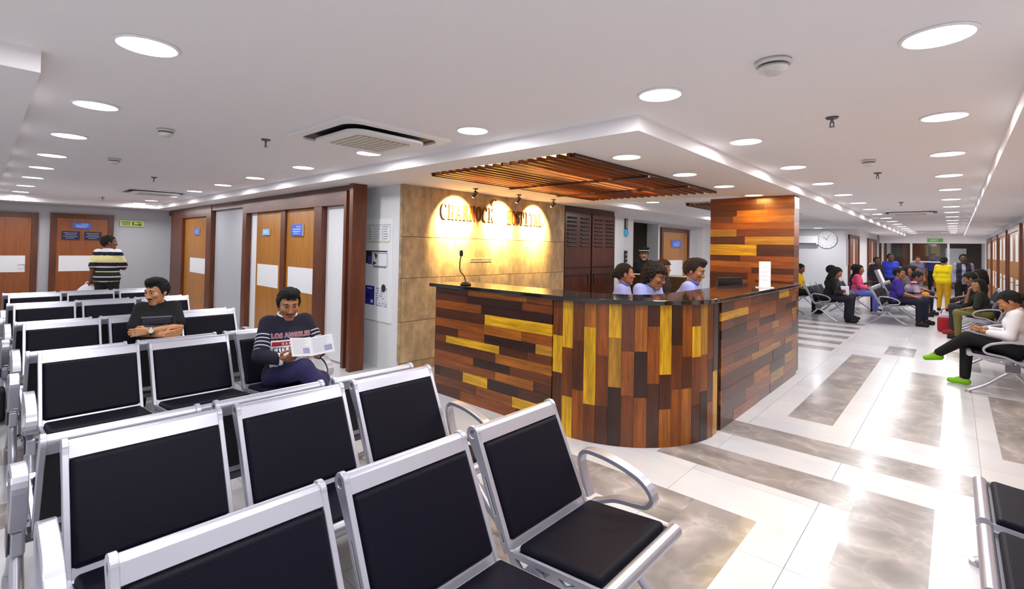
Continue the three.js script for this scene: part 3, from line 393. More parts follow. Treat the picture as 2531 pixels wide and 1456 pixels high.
function bench(x, z, turn, label, group, o = {}) {
  const t = thing('waiting_bench', label, 'bench', [x, 0, z], turn, group);
  for (let i = -1; i <= 1; i++) {
    const at = (m) => { m.position.z = i * PITCH; return m; };
    const b = at(part('backrest', GEO.back, M.steel, t)); part('back_shell', GEO.shell, M.shell, b); part('back_pad', GEO.bp, M.pad, b);
    const s = at(part('seat', GEO.seat, M.steel, t)); part('seat_pad', GEO.sp, M.pad, s);
  }
  part('beam', beamGeo, M.steelDark, t);
  for (const s of [-1, 1]) { const l = part('leg', legGeo, M.steel, t); l.position.z = s * 0.88; const p = part('end_plate', plateGeo, M.steelDark, l); if (s < 0) p.position.z = -0.056; if (o.arms === undefined || o.arms.includes(s)) { const a = part('armrest', armGeo, M.steel, t); a.position.z = s * 0.885; } }
  return t;
}
const HALL = 'black tandem benches in the seating hall', BC = -1.06;
bench(-1.25, BC, 0, 'front single bench of three black seats, nearest the camera, facing the corridor', HALL);
[[-2.21, 'second'], [-4.15, 'third'], [-5.8, 'fourth'], [-7.6, 'fifth'], [-9.1, 'sixth']].forEach(([x, n], i) => {
  const sh = i > 0 ? -0.05 : 0; bench(x, BC + sh, 0, `${n} row black bench facing the corridor${i === 1 ? ', the man in the navy sweater on it' : i === 2 ? ', the man in the black shirt on it' : ', nobody on it'}`, HALL);
  bench(x - 0.535, BC + 0.05 + sh, Math.PI, `black bench back to back with the ${n} row, facing away`, HALL);
});
const COR = 'black tandem benches in the corridor';
bench(0.52, -2.53, Math.PI, 'black bench cut by the lower right corner of the picture', COR, { arms: [-1] });
bench(0.55, -8.5, Math.PI, 'black bench at the right wall under the woman in green shoes', COR);
bench(0.55, -12.9, Math.PI, 'black bench farther along the right wall under the girl', COR);
bench(0.55, -15.2, Math.PI, 'black bench deepest along the right wall, in front of the wood doors', COR);
bench(-2.4, -13.9, 0, 'black bench beside the column with the black-haired woman on it', COR);
bench(-2.25, -16.2, 0, 'black bench behind it with the newspaper reader and pink top woman', COR);
bench(-1.2, -14.4, 0, 'black bench in the corridor under the man in purple', COR);
bench(-1.2, -16.8, 0, 'black bench behind the purple man, crowded with women', COR);
bench(-3.3, -15.0, 0, 'black bench half hidden by the column under the person in yellow', COR);
// ---------- people: distance fields meshed with surface nets ----------
function nets(f, mn, mx, h) {
  const n = [0, 1, 2].map((i) => Math.ceil((mx[i] - mn[i]) / h) + 1), [nx, ny, nz] = n, D = new Float32Array(nx * ny * nz).fill(1), B = 6, R = h * B * 0.5 * 1.7321 + h + 0.02;
  for (let bz = 0; bz < nz; bz += B) for (let by = 0; by < ny; by += B) for (let bxx = 0; bxx < nx; bxx += B) {
    if (Math.abs(f(mn[0] + (bxx + B / 2) * h, mn[1] + (by + B / 2) * h, mn[2] + (bz + B / 2) * h)) > R) { const s = f(mn[0] + (bxx + B / 2) * h, mn[1] + (by + B / 2) * h, mn[2] + (bz + B / 2) * h); if (s < 0) for (let z = bz; z < Math.min(bz + B, nz); z++) for (let y = by; y < Math.min(by + B, ny); y++) for (let x = bxx; x < Math.min(bxx + B, nx); x++) D[(z * ny + y) * nx + x] = -1; continue; }
    for (let z = bz; z < Math.min(bz + B, nz); z++) for (let y = by; y < Math.min(by + B, ny); y++) for (let x = bxx; x < Math.min(bxx + B, nx); x++) D[(z * ny + y) * nx + x] = f(mn[0] + x * h, mn[1] + y * h, mn[2] + z * h);
  }
  const id = new Int32Array(nx * ny * nz).fill(-1), pos = [], idx = [], sy = nx, sz = nx * ny, off = [0, 1, sy, sy + 1, sz, sz + 1, sz + sy, sz + sy + 1];
  const ed = [[0, 1], [2, 3], [4, 5], [6, 7], [0, 2], [1, 3], [4, 6], [5, 7], [0, 4], [1, 5], [2, 6], [3, 7]];
  for (let z = 0; z < nz - 1; z++) for (let y = 0; y < ny - 1; y++) for (let x = 0; x < nx - 1; x++) {
    const k = z * sz + y * sy + x; let m = 0; for (let i = 0; i < 8; i++) if (D[k + off[i]] < 0) m |= 1 << i; if (m === 0 || m === 255) continue;
    let px = 0, py = 0, pz = 0, c = 0;
    for (const [a, b] of ed) { if (((m >> a) & 1) === ((m >> b) & 1)) continue; const da = D[k + off[a]], db = D[k + off[b]], t = da / (da - db); px += (a & 1) + ((b & 1) - (a & 1)) * t; py += ((a >> 1) & 1) + (((b >> 1) & 1) - ((a >> 1) & 1)) * t; pz += (a >> 2) + ((b >> 2) - (a >> 2)) * t; c++; }
    id[k] = pos.length / 3; pos.push(mn[0] + (x + px / c) * h, mn[1] + (y + py / c) * h, mn[2] + (z + pz / c) * h);
  }
  const quad = (a, b, c, d, fl) => { if (a < 0 || b < 0 || c < 0 || d < 0) return; fl ? idx.push(a, b, c, a, c, d) : idx.push(a, c, b, a, d, c); };
  for (let z = 1; z < nz - 1; z++) for (let y = 1; y < ny - 1; y++) for (let x = 1; x < nx - 1; x++) {
    const k = z * sz + y * sy + x, s0 = D[k] < 0;
    if (s0 !== D[k + 1] < 0) quad(id[k], id[k - sy], id[k - sy - sz], id[k - sz], !s0);
    if (s0 !== D[k + sy] < 0) quad(id[k], id[k - sz], id[k - sz - 1], id[k - 1], !s0);
    if (s0 !== D[k + sz] < 0) quad(id[k], id[k - 1], id[k - 1 - sy], id[k - sy], !s0);
  }
  const g = new THREE.BufferGeometry(); g.setAttribute('position', new THREE.Float32BufferAttribute(pos, 3)); g.setIndex(idx); g.computeVertexNormals();
  if (idx.length) { const a = idx[0] * 3, nn = g.attributes.normal, e = 0.004, p = [pos[a], pos[a + 1], pos[a + 2]], q = [nn.getX(idx[0]), nn.getY(idx[0]), nn.getZ(idx[0])]; if (f(p[0] + q[0] * e, p[1] + q[1] * e, p[2] + q[2] * e) < f(p[0] - q[0] * e, p[1] - q[1] * e, p[2] - q[2] * e)) { for (let i = 0; i < idx.length; i += 3) { const t = idx[i + 1]; idx[i + 1] = idx[i + 2]; idx[i + 2] = t; } g.setIndex(idx); g.computeVertexNormals(); } }
  return g;
}
// primitives: [ax,ay,az, bx,by,bz, ra, rb]
function capD(c, x, y, z) { const ux = c[3] - c[0], uy = c[4] - c[1], uz = c[5] - c[2], px = x - c[0], py = y - c[1], pz = z - c[2], l = ux * ux + uy * uy + uz * uz; let t = l > 0 ? (px * ux + py * uy + pz * uz) / l : 0; t = t < 0 ? 0 : t > 1 ? 1 : t; const dx = px - ux * t, dy = py - uy * t, dz = pz - uz * t; return Math.sqrt(dx * dx + dy * dy + dz * dz) - (c[6] + (c[7] - c[6]) * t); }
const smin = (a, b, k) => { const h = Math.max(k - Math.abs(a - b), 0) / k; return Math.min(a, b) - h * h * k * 0.25; };
const field = (prims, k) => (x, y, z) => { let d = 1e3; for (let i = 0; i < prims.length; i++) d = smin(d, capD(prims[i], x, y, z), k); return d; };
const ell = (x, y, z, c, r) => { const a = (x - c[0]) / r[0], b = (y - c[1]) / r[1], e = (z - c[2]) / r[2], k0 = Math.sqrt(a * a + b * b + e * e), p = a / r[0], q = b / r[1], s = e / r[2], k1 = Math.sqrt(p * p + q * q + s * s); return k1 < 1e-6 ? -Math.min(...r) : k0 * (k0 - 1) / k1; };
function bounds(prims, m) { const mn = [9, 9, 9], mx = [-9, -9, -9]; for (const c of prims) for (let i = 0; i < 3; i++) { mn[i] = Math.min(mn[i], c[i] - c[6] - m, c[i + 3] - c[7] - m); mx[i] = Math.max(mx[i], c[i] + c[6] + m, c[i + 3] + c[7] + m); } return [mn, mx]; }
const cap = (a, b, ra, rb) => [...a, ...b, ra, rb];
const add = (a, b, s = 1) => [a[0] + b[0] * s, a[1] + b[1] * s, a[2] + b[2] * s], mix = (a, b, t) => [a[0] + (b[0] - a[0]) * t, a[1] + (b[1] - a[1]) * t, a[2] + (b[2] - a[2]) * t];
const unit = (a) => { const l = Math.hypot(...a) || 1; return [a[0] / l, a[1] / l, a[2] / l]; }, cross = (a, b) => [a[1] * b[2] - a[2] * b[1], a[2] * b[0] - a[0] * b[2], a[0] * b[1] - a[1] * b[0]];
const headField = (() => {
  const A = [cap([0, 0.024, 0.088], [0, -0.024, 0.106], 0.008, 0.0135), cap([-0.009, -0.028, 0.098], [0.009, -0.028, 0.098], 0.01, 0.01)], brow = cap([-0.036, 0.036, 0.081], [0.036, 0.036, 0.081], 0.011, 0.011), lipU = cap([-0.017, -0.056, 0.088], [0.017, -0.056, 0.088], 0.0075, 0.0075), lipL = cap([-0.014, -0.068, 0.086], [0.014, -0.068, 0.086], 0.008, 0.008), chin = cap([-0.012, -0.098, 0.066], [0.012, -0.098, 0.066], 0.02, 0.02);
  return (x, y, z) => {
    let d = ell(x, y, z, [0, 0.028, -0.008], [0.076, 0.092, 0.096]); d = smin(d, ell(x, y, z, [0, -0.045, 0.024], [0.06, 0.068, 0.066]), 0.03); d = smin(d, capD(chin, x, y, z), 0.025); d = smin(d, capD(brow, x, y, z), 0.02);
    const ax = Math.abs(x); d = smin(d, ell(ax, y, z, [0.043, -0.012, 0.064], [0.024, 0.024, 0.022]), 0.02); d = Math.max(d, -(Math.hypot(ax - 0.033, y - 0.017, z - 0.101) - 0.0155));
    d = smin(d, capD(A[0], x, y, z), 0.012); d = smin(d, capD(A[1], x, y, z), 0.01); d = smin(d, capD(lipU, x, y, z), 0.008); d = smin(d, capD(lipL, x, y, z), 0.008); d = smin(d, ell(ax, y, z, [0.079, 0.0, -0.006], [0.01, 0.032, 0.02]), 0.008);
    return d;
  };
})();
const hn = (x, y, z) => Math.sin(x * 190 + 3 * Math.sin(z * 90)) * Math.sin(y * 150 + 2 * Math.sin(x * 110)) * Math.sin(z * 170);
const hairField = (style) => (x, y, z) => {
  const big = style === 'curly' ? 0.03 : style === 'quiff' ? 0.016 : 0.011, bump = (style === 'curly' ? 0.012 : 0.0055) * hn(x, y, z);
  let d = ell(x, y, z, [0, 0.03, -0.012], [0.077 + big * 0.8, 0.094 + big, 0.097 + big]);
  if (style === 'quiff') d = smin(d, ell(x, y, z, [0.01, 0.12, 0.04], [0.062, 0.032, 0.058]), 0.03);
  const ss = (a, b, v) => { const q = Math.max(0, Math.min(1, (v - a) / (b - a))); return q * q * (3 - 2 * q); };
  const hl = -0.055 + 0.04 * ss(-0.07, -0.03, z) + (style === 'curly' ? 0.082 : 0.092) * ss(0.012, 0.046, z) + 0.005 * Math.sin(x * 130 + 1) + 0.003 * Math.sin(x * 290); // hairline: nape, sideburn, forehead
  d = Math.max(d, (hl - y) * 0.5);
  if (style === 'curly') d = smin(d, ell(x, y, z, [0, -0.03, -0.06], [0.09, 0.1, 0.06]), 0.03);
  if (style === 'long') { d = smin(d, ell(x, y, z, [0, -0.06, -0.075], [0.085, 0.15, 0.05]), 0.03); d = smin(d, ell(Math.abs(x), y, z, [0.078, -0.06, -0.02], [0.022, 0.13, 0.045]), 0.02); }
  if (style === 'bun') d = smin(d, Math.hypot(x, y - 0.0, z + 0.125) - 0.042, 0.02);
  return d + bump;
};
function handPrims(w, dir, palmN, side, curl) { // side +1 right hand, -1 left
  const d = unit(dir), l0 = unit(cross(d, palmN)), l = l0.map((q) => q * side), n = unit(cross(l0, d)), P_ = [];
  const at = (a, b, c) => add(add(add(w, d, a), l, b), n, c);
  for (const o of [0.03, 0.01, -0.01, -0.028]) P_.push(cap(at(0.0, o * 0.6, 0), at(0.088, o, 0), 0.018, 0.0125));
  [[0.03, 0.068], [0.01, 0.078], [-0.01, 0.073], [-0.028, 0.056]].forEach(([o, L], i) => { let p = at(0.09, o, 0), a = curl * 0.6; const r = [0.0092, 0.0085, 0.0078]; [0.45, 0.3, 0.25].forEach((fr, j) => { const v = add([d[0] * Math.cos(a), d[1] * Math.cos(a), d[2] * Math.cos(a)], n, Math.sin(a)), q = add(add(p, v, L * fr * 1.05), l, o * 0.06); P_.push(cap(p, q, r[j], r[j] * 0.93)); p = q; a += curl * (0.9 + 0.05 * i); }); });
  const t0 = at(0.02, 0.022, 0.004), t1 = at(0.05, 0.05, 0.014 + 0.012 * curl), t2 = at(0.08, 0.056 - 0.012 * curl, 0.02 + 0.03 * curl), t3 = at(0.1, 0.052 - 0.03 * curl, 0.024 + 0.04 * curl);
  P_.push(cap(t0, t1, 0.0135, 0.0115), cap(t1, t2, 0.0108, 0.0098), cap(t2, t3, 0.0096, 0.0085)); return P_;
}
const skinMats = new Map(), clothMats = new Map();
const skinMat = (c) => { if (!skinMats.has(c)) skinMats.set(c, P(c, 0.55, { sheen: 0.2 })); return skinMats.get(c); };
const clothMat = (c) => { if (!clothMats.has(c)) clothMats.set(c, S(c, 0.9)); return clothMats.get(c); };
const vertexCloth = S('#ffffff', 0.9, { vertexColors: true });
const eyeGeo = (() => { const l = [-1, 1].map((s) => { const g = new THREE.SphereGeometry(0.0108, 14, 10); g.rotateX(Math.PI / 2); const c = []; for (let i = 0; i < g.attributes.position.count; i++) { const z = g.attributes.position.getZ(i); c.push(...(z > 0.0078 ? [0.02, 0.012, 0.01] : [0.4, 0.36, 0.34])); } g.setAttribute('color', new THREE.Float32BufferAttribute(c, 3)); g.translate(s * 0.032, 0.016, 0.0795); return g; }); return l; })();
const eyeMat = new THREE.MeshStandardMaterial({ vertexColors: true, roughness: 0.25 });
const browGeo = (s) => { const g = tube([[s * 0.016, 0.036, 0.0935], [s * 0.033, 0.0425, 0.0905], [s * 0.05, 0.035, 0.0775]], 0.0042, 8, 6); return g; };
// local frame: faces +z, left hand at +x, origin on the floor under the pelvis
function person(o) {
  const t = thing('person', o.label, 'person', [o.at[0], 0, o.at[1]], o.turn, o.group), k = o.scale || 1; t.scale.setScalar(k);
  const near = o.near, hb = near ? 0.013 : 0.02, hh = near ? 0.0036 : 0.0075, hand = near ? 0.0036 : 0.007;
  const seated = !o.stand, lean = o.lean || 0, hipY = (o.hipY ?? (seated ? 0.53 : 0.9)) / (o.hipY ? 1 : 1), s = [0, Math.cos(lean), -Math.sin(lean)], hz = o.hipZ || 0, hip = [0, hipY, hz];
  const j = { chest: add(hip, s, 0.3), neck: add(hip, s, 0.47), shL: add(add(hip, s, 0.43), [o.sh || 0.15, 0, 0]), shR: add(add(hip, s, 0.43), [-(o.sh || 0.15), 0, 0]) };
  j.head = add(add(j.neck, [0, 0.128, 0.022]), o.headOff || [0, 0, 0]);
  const sd = [[1, 'L'], [-1, 'R']];
  for (const [q, n] of sd) {
    j['hip' + n] = add(hip, [q * 0.088, -0.01, 0]);
    if (seated) { j['kn' + n] = [q * 0.1, hipY + 0.0, hz + 0.43]; j['an' + n] = [q * 0.1, 0.085, hz + 0.42]; j['el' + n] = add(j['sh' + n], [q * 0.04, -0.26, 0.06]); j['wr' + n] = [q * 0.1, hipY + 0.11, hz + 0.3]; }
    else { j['kn' + n] = [q * 0.095, 0.49, hz + 0.015]; j['an' + n] = [q * 0.1, 0.085, hz - 0.02]; j['el' + n] = add(j['sh' + n], [q * 0.05, -0.28, -0.02]); j['wr' + n] = add(j['sh' + n], [q * 0.06, -0.51, 0.05]); }
  }
  Object.assign(j, o.joints || {});
  const toe = {}; for (const [, n] of sd) toe[n] = (o.toes && o.toes[n]) || add(j['an' + n], [n === 'L' ? 0.02 : -0.02, -0.055, 0.14]);
  const w = o.wide || 1, torso = [cap(add(hip, [-0.07 * w, 0.0, 0]), add(hip, [0.07 * w, 0.0, 0]), 0.112, 0.112), cap(add(add(hip, s, 0.14), [-0.045 * w, 0, 0.01]), add(add(hip, s, 0.14), [0.045 * w, 0, 0.01]), 0.108, 0.108), cap(add(j.chest, [-0.075 * w, 0, 0.004]), add(j.chest, [0.075 * w, 0, 0.004]), 0.106, 0.106), cap(add(add(hip, s, 0.4), [-0.105 * w, 0, 0]), add(add(hip, s, 0.4), [0.105 * w, 0, 0]), 0.068, 0.068), cap(add(hip, s, 0.42), j.neck, 0.07, 0.055)];
  const neck = [cap(add(j.neck, s, -0.02), add(j.head, [0, -0.05, -0.02]), 0.054, 0.05)], arms = { L: [], R: [] }, legs = { L: [], R: [] }, feet = [];
  for (const [, n] of sd) { arms[n] = [cap(j['sh' + n], j['el' + n], 0.05, 0.039), cap(j['el' + n], j['wr' + n], 0.039, 0.027)]; legs[n] = [cap(j['hip' + n], j['kn' + n], 0.086, 0.058), cap(j['kn' + n], j['an' + n], 0.056, 0.036)]; feet.push(cap(add(j['an' + n], [0, -0.045, 0]), toe[n], 0.036, 0.027), cap(j['an' + n], mix(j['an' + n], toe[n], 0.5), 0.034, 0.026)); }
  const body = [...torso, ...neck, ...arms.L, ...arms.R, ...legs.L, ...legs.R, ...feet];
  const geos = [nets(field(body, 0.022), ...bounds(body, 0.03), hb)];
  const hg = nets(headField, [-0.1, -0.135, -0.125], [0.1, 0.14, 0.135], hh), hm = new THREE.Matrix4().makeRotationFromEuler(new THREE.Euler(o.headPitch || 0, o.headYaw || 0, o.headRoll || 0, 'YXZ')); hm.scale(V(1.06, 1.06, 1.06)); hm.setPosition(...j.head); hg.applyMatrix4(hm); geos.push(hg);
  for (const [q, n] of sd) { const fd = unit(add(j['wr' + n], j['el' + n], -1)), H = (o.hands && o.hands[n]) || {}, pr = handPrims(j['wr' + n], H.dir || fd, H.palm || [0, -1, 0.01], -q, H.curl ?? 0.5); geos.push(nets(field(pr, 0.008), ...bounds(pr, 0.012), hand)); }
  part('body', mergeGeometries(geos), skinMat(o.skin || '#94603f'), t);
  // clothes
  const grow = (l, a) => l.map((c) => [...c.slice(0, 6), c[6] + a, c[7] + a]);
  const so = o.loose ?? 0.012, sl = o.sleeve ?? 0.5, up = [];
  for (const [, n] of sd) { if (sl > 0) up.push(cap(j['sh' + n], mix(j['sh' + n], j['el' + n], Math.min(1, sl * 2)), 0.05 + so, (sl > 0.5 ? 0.039 : 0.046) + so + (sl <= 0.5 ? 0.008 : 0))); if (sl > 0.5) up.push(cap(j['el' + n], mix(j['el' + n], j['wr' + n], sl * 2 - 1), 0.039 + so, 0.03 + so)); }
  const shirtP = [...grow(torso, so), ...up], sf = field(shirtP, 0.03), nk = j.neck, tilt = unit([0, s[1], s[2] + 0.42]), hem = hipY - (o.hem ?? 0.06);
  const neckD = 0.032;
  const shirtF = (x, y, z) => { let d = sf(x, y, z); d = Math.max(d, (x - nk[0]) * tilt[0] + (y - nk[1]) * tilt[1] + (z - nk[2]) * tilt[2] - neckD); d = Math.max(d, Math.min(hem - y, 1)); return Math.max(d, -(capD(neck[0], x, y, z) - 0.006)); };
  const sg = nets(shirtF, ...bounds(shirtP, 0.02), o.fine || hb * 0.9);
  const shirt = part(o.shirtName || 'shirt', sg, clothMat(o.shirt || '#333'), t);
  if (o.paint) { const a = sg.attributes.position, c = new Float32Array(a.count * 3), q = new THREE.Color(); for (let i = 0; i < a.count; i++) { q.set(o.paint(a.getX(i), a.getY(i), a.getZ(i), sg.attributes.normal.getZ(i), j)); c.set([q.r, q.g, q.b], i * 3); } sg.setAttribute('color', new THREE.BufferAttribute(c, 3)); shirt.material = vertexCloth; }
  if (o.print) { const a = sg.attributes.position, nn = sg.attributes.normal, u = []; for (let i = 0; i < a.count; i++) { const x = a.getX(i), y = a.getY(i); const front = nn.getZ(i) > 0.1 && Math.abs(x) < o.print.w / 2 && y > o.print.y0 && y < o.print.y1; front ? u.push(0.5 + x / o.print.w, (y - o.print.y0) / (o.print.y1 - o.print.y0)) : u.push(0.001, 0.999); } sg.setAttribute('uv', new THREE.Float32BufferAttribute(u, 2)); }
  if (o.collar) { const ring = new THREE.TorusGeometry(0.068, 0.009, 8, 28); ring.scale(1.05, 0.95, 1); ring.rotateX(-Math.PI / 2 + Math.atan2(tilt[2], tilt[1])); ring.translate(nk[0] + tilt[0] * 0.032, nk[1] + tilt[1] * 0.032, nk[2] + tilt[2] * 0.032 + 0.004); part('collar', ring, clothMat(o.collar), t); }
  const po = 0.012, pantsP = [...grow([torso[0]], po + 0.001)]; for (const [, n] of sd) { pantsP.push(cap(j['hip' + n], j['kn' + n], 0.088 + po, 0.06 + po), cap(j['kn' + n], mix(j['kn' + n], j['an' + n], o.cuff ?? 0.94), 0.058 + po, (o.flare ?? 0.042) + po)); }
  const pf = field(pantsP, 0.04); part('trousers', nets((x, y, z) => Math.max(pf(x, y, z), seated ? Math.min(y - hipY - 0.09, hz + 0.14 - z) : y - Math.max(hem + 0.04, hipY - 0.07)), ...bounds(pantsP, 0.02), hb), clothMat(o.pants || '#1b1c2c'), t);
  if (o.shoes !== null) for (const [, n] of sd) { const c = [cap(add(j['an' + n], [0, -0.045, -0.02]), toe[n], 0.042, 0.034), cap(add(j['an' + n], [0, -0.025, 0]), mix(j['an' + n], toe[n], 0.45), 0.04, 0.03)], f = field(c, 0.02), fl = o.lift?.includes(n); part('shoe', nets((x, y, z) => (fl ? f(x, y, z) : Math.max(f(x, y, z), 0.002 - y)), ...bounds(c, 0.015), near ? 0.008 : 0.012), clothMat(o.shoes || '#15120f'), t); }
  // hair and face details
  const hs = o.hair || 'short', hgeo = nets(hairField(hs), [-0.14, -0.26, -0.2], [0.14, 0.2, 0.17], near ? 0.0045 : 0.009); hgeo.applyMatrix4(hm); part('hair', hgeo, clothMat(o.hairColor || '#0c0908'), t);
  if (near) {
    for (const q of eyeGeo) part('eye', q.clone().applyMatrix4(hm), eyeMat, t); const bs = [-1, 1].map(browGeo).map((g) => g.applyMatrix4(hm)); part('eyebrows', bs, clothMat(o.hairColor || '#0c0908'), t);
    if (o.moustache) { const m = tube([[-0.026, -0.05, 0.083], [-0.012, -0.043, 0.0975], [0, -0.042, 0.1], [0.012, -0.043, 0.0975], [0.026, -0.05, 0.083]], 0.0055, 14, 6).applyMatrix4(hm); part('moustache', m, clothMat('#120c0a'), t); }
    const lp = tube([[-0.018, -0.0625, 0.0915], [0, -0.061, 0.0965], [0.018, -0.0625, 0.0915]], 0.0028, 8, 5).applyMatrix4(hm); part('mouth', lp, clothMat('#4a2018'), t);
  }
  if (o.glasses) { const r = [-1, 1].map((q) => { const g = new THREE.TorusGeometry(0.02, 0.0022, 6, 20); g.scale(1.1, 0.85, 1); g.translate(q * 0.032, 0.016, 0.108); return g; }); r.push(cyl(0.0022, 0.0022, 0.02, 0, 0.02, 0.109, 6, 'x'), cyl(0.0022, 0.0022, 0.11, 0.056, 0.02, 0.054, 6, 'z'), cyl(0.0022, 0.0022, 0.11, -0.056, 0.02, 0.054, 6, 'z')); part('glasses', r.map((g) => g.applyMatrix4(hm)), M.black, t); }
  if (o.cap) { const g = lathe([[0.1, 0], [0.105, 0.01], [0.1, 0.045], [0.115, 0.075], [0.09, 0.09], [0, 0.095]]); g.scale(0.95, 1, 1.1); g.translate(0, 0.06, -0.005); const v = rbx(0.13, 0.008, 0.09, 0.003, 0, 0.065, 0.115), b = new THREE.CylinderGeometry(0.104, 0.104, 0.024, 24, 1, true); b.scale(0.95, 1, 1.1); b.translate(0, 0.078, -0.005); const c = part('cap', [g, v].map((q) => q.applyMatrix4(hm)), clothMat('#0e0e12'), t); part('cap_band', b.applyMatrix4(hm), S('#d8d4cc', 0.7, { side: THREE.DoubleSide }), c); }
  return { t, j };
}
const E_ = Math.PI / 2; // facing +x
// --- hall ---
{ // standing man in striped polo, seen from behind, walking away with a bag
  const stripe = (x, y) => { const d = 1.36 - y; // dye bands down the shirt
    if (d < 0.012) return '#e4e4ea'; if (d < 0.075) return '#15142a'; if (d < 0.2) return '#e6dc9c'; if (d < 0.265) return '#1b151c'; const q = (d - 0.265) % 0.085, i = Math.floor((d - 0.265) / 0.085); return q < 0.02 ? (i % 2 ? '#d8cf8a' : '#d4d6e4') : i % 2 ? '#1c130f' : '#151320'; };
  person({ label: 'standing man in a navy and cream striped polo seen from behind with a bag', at: [-11.0, -1.52], turn: -2.2, stand: true, near: true, fine: 0.009, loose: 0.018, paint: stripe, sleeve: 0.42, hem: 0.14, pants: '#17110f', shirtName: 'polo_shirt', skin: '#7a4c34', hairColor: '#130c0b', headYaw: -0.9,
    joints: { elR: [-0.19, 1.06, 0.12], wrR: [-0.1, 1.14, 0.3], elL: [0.19, 1.06, -0.06], wrL: [0.25, 0.83, 0.0] }, hands: { L: { palm: [-1, 0, 0], curl: 1.1 }, R: { palm: [1, 0, 0], curl: 0.8 } } });
  const b = thing('plastic_bag', 'white plastic carrier bag held by the man in the striped polo', 'bag', [-11.18, 0, -1.29], -2.2 + 0.3);
  const g = new THREE.SphereGeometry(0.16, 24, 18); const a = g.attributes.position; for (let i = 0; i < a.count; i++) { const x = a.getX(i), y = a.getY(i), z = a.getZ(i), w = 1 + 0.06 * hn(x * 0.2, y * 0.25, z * 0.2) - (y > 0 ? 1.9 * y : 0); a.setXYZ(i, x * w * 1.05, y * 1.15, z * w * 0.5); } g.computeVertexNormals(); g.scale(1.15, 1.1, 1.1); g.translate(0, 0.58, 0); part('bag_body', g, S('#e8e8ec', 0.6), b); part('bag_handles', [tube([[-0.05, 0.74, 0], [-0.02, 0.81, 0], [0.02, 0.81, 0], [0.05, 0.74, 0]], 0.01)], S('#e8e8ec', 0.6), b);
}
// man in black T-shirt, arms folded, looking to his right
person({ label: 'seated man in a black printed T-shirt with folded arms, looking aside', at: [-5.68, -1.17], turn: E_ - 0.25, near: true, scale: 0.95, sh: 0.138, wide: 0.92, lean: 0.16, shirt: '#08080c', shirtName: 't_shirt', sleeve: 0.4, skin: '#c08a62', hair: 'quiff', hairColor: '#050405', headYaw: -0.75, headPitch: 0.22, headOff: [-0.01, -0.01, 0.01], moustache: true, pants: '#15141c', hem: 0.02, shoes: '#c8b84a',
  joints: { elR: [-0.185, 0.73, 0.06], wrR: [0.06, 0.7, 0.2], elL: [0.185, 0.76, 0.08], wrL: [-0.06, 0.755, 0.215] }, hands: { R: { dir: [1, 0.1, -0.15], palm: [0, 0.1, -1], curl: 0.25 }, L: { dir: [-1, -0.08, -0.1], palm: [0, -0.2, -1], curl: 0.35 } },
  print: { w: 0.3, y0: 0.6, y1: 0.93 } });
{ const m = clothMat('#08080c').clone(); m.color.set('#ffffff'); m.map = canvasTex(256, 256, (g, w, h) => { g.fillStyle = '#08080c'; g.fillRect(0, 0, w, h); g.strokeStyle = '#8a8a98'; g.fillStyle = '#5c5c6c'; g.lineWidth = 5; g.fillRect(20, 40, 216, 12); g.fillStyle = '#2c2c3a'; g.fillRect(30, 56, 196, 44); for (let i = 0; i < 9; i++) { g.beginPath(); g.moveTo(24 + 20 * rnd(), 108 + i * 14); g.bezierCurveTo(80, 90 + i * 16 + 20 * rnd(), 160, 130 + i * 12, 232 - 30 * rnd(), 104 + i * 14); g.stroke(); } });
  scene.children.filter((c) => c.userData.label?.startsWith('seated man in a black printed')).forEach((c) => c.traverse((q) => { if (q.name === 't_shirt') q.material = m; }));
  const w = thing('wristwatch', 'silver wristwatch on the folded arm of the man in black', 'watch', [-5.68, 0, -1.17], E_ - 0.25); w.scale.setScalar(0.95); const r = new THREE.TorusGeometry(0.035, 0.008, 8, 24); r.scale(1, 1, 1.6); r.rotateY(E_ - 0.1); r.translate(-0.035, 0.755, 0.21); part('strap', r, M.chrome, w); const f = cyl(0.02, 0.02, 0.01, -0.035, 0.76, 0.248, 18, 'z'); part('watch_case', f, M.white, w); }
// man in navy sweater, reading a sheet, legs crossed
person({ label: 'seated man in a navy LOS ANGELES sweater reading a paper, legs crossed', at: [-3.98, -1.7], turn: E_ - 0.12, near: true, scale: 0.95, fine: 0.009, lean: 0.13, shirt: '#0c0c24', shirtName: 'sweater', sleeve: 0.97, loose: 0.019, skin: '#a06c4a', hair: 'quiff', hairColor: '#070505', headYaw: -0.1, headPitch: 0.3, headOff: [0, -0.015, 0.015], moustache: true, collar: '#dcdce4', pants: '#23204e', hem: 0.05, shoes: '#191512',
  joints: { knR: [-0.01, 0.655, 0.43], anR: [0.22, 0.36, 0.64], knL: [0.12, 0.54, 0.43], anL: [0.12, 0.09, 0.44], elL: [0.235, 0.72, 0.08], wrL: [0.16, 0.745, 0.3], elR: [-0.235, 0.72, 0.08], wrR: [-0.13, 0.72, 0.3] }, toes: { R: [0.3, 0.28, 0.72] }, lift: ['R'],
  hands: { L: { dir: [-0.15, 0.25, 1], palm: [-0.9, 0.4, 0], curl: 0.75 }, R: { dir: [0.3, 0.2, 1], palm: [0.5, 0.85, 0], curl: 0.7 } }, print: { w: 0.4, y0: 0.56, y1: 0.96 } });
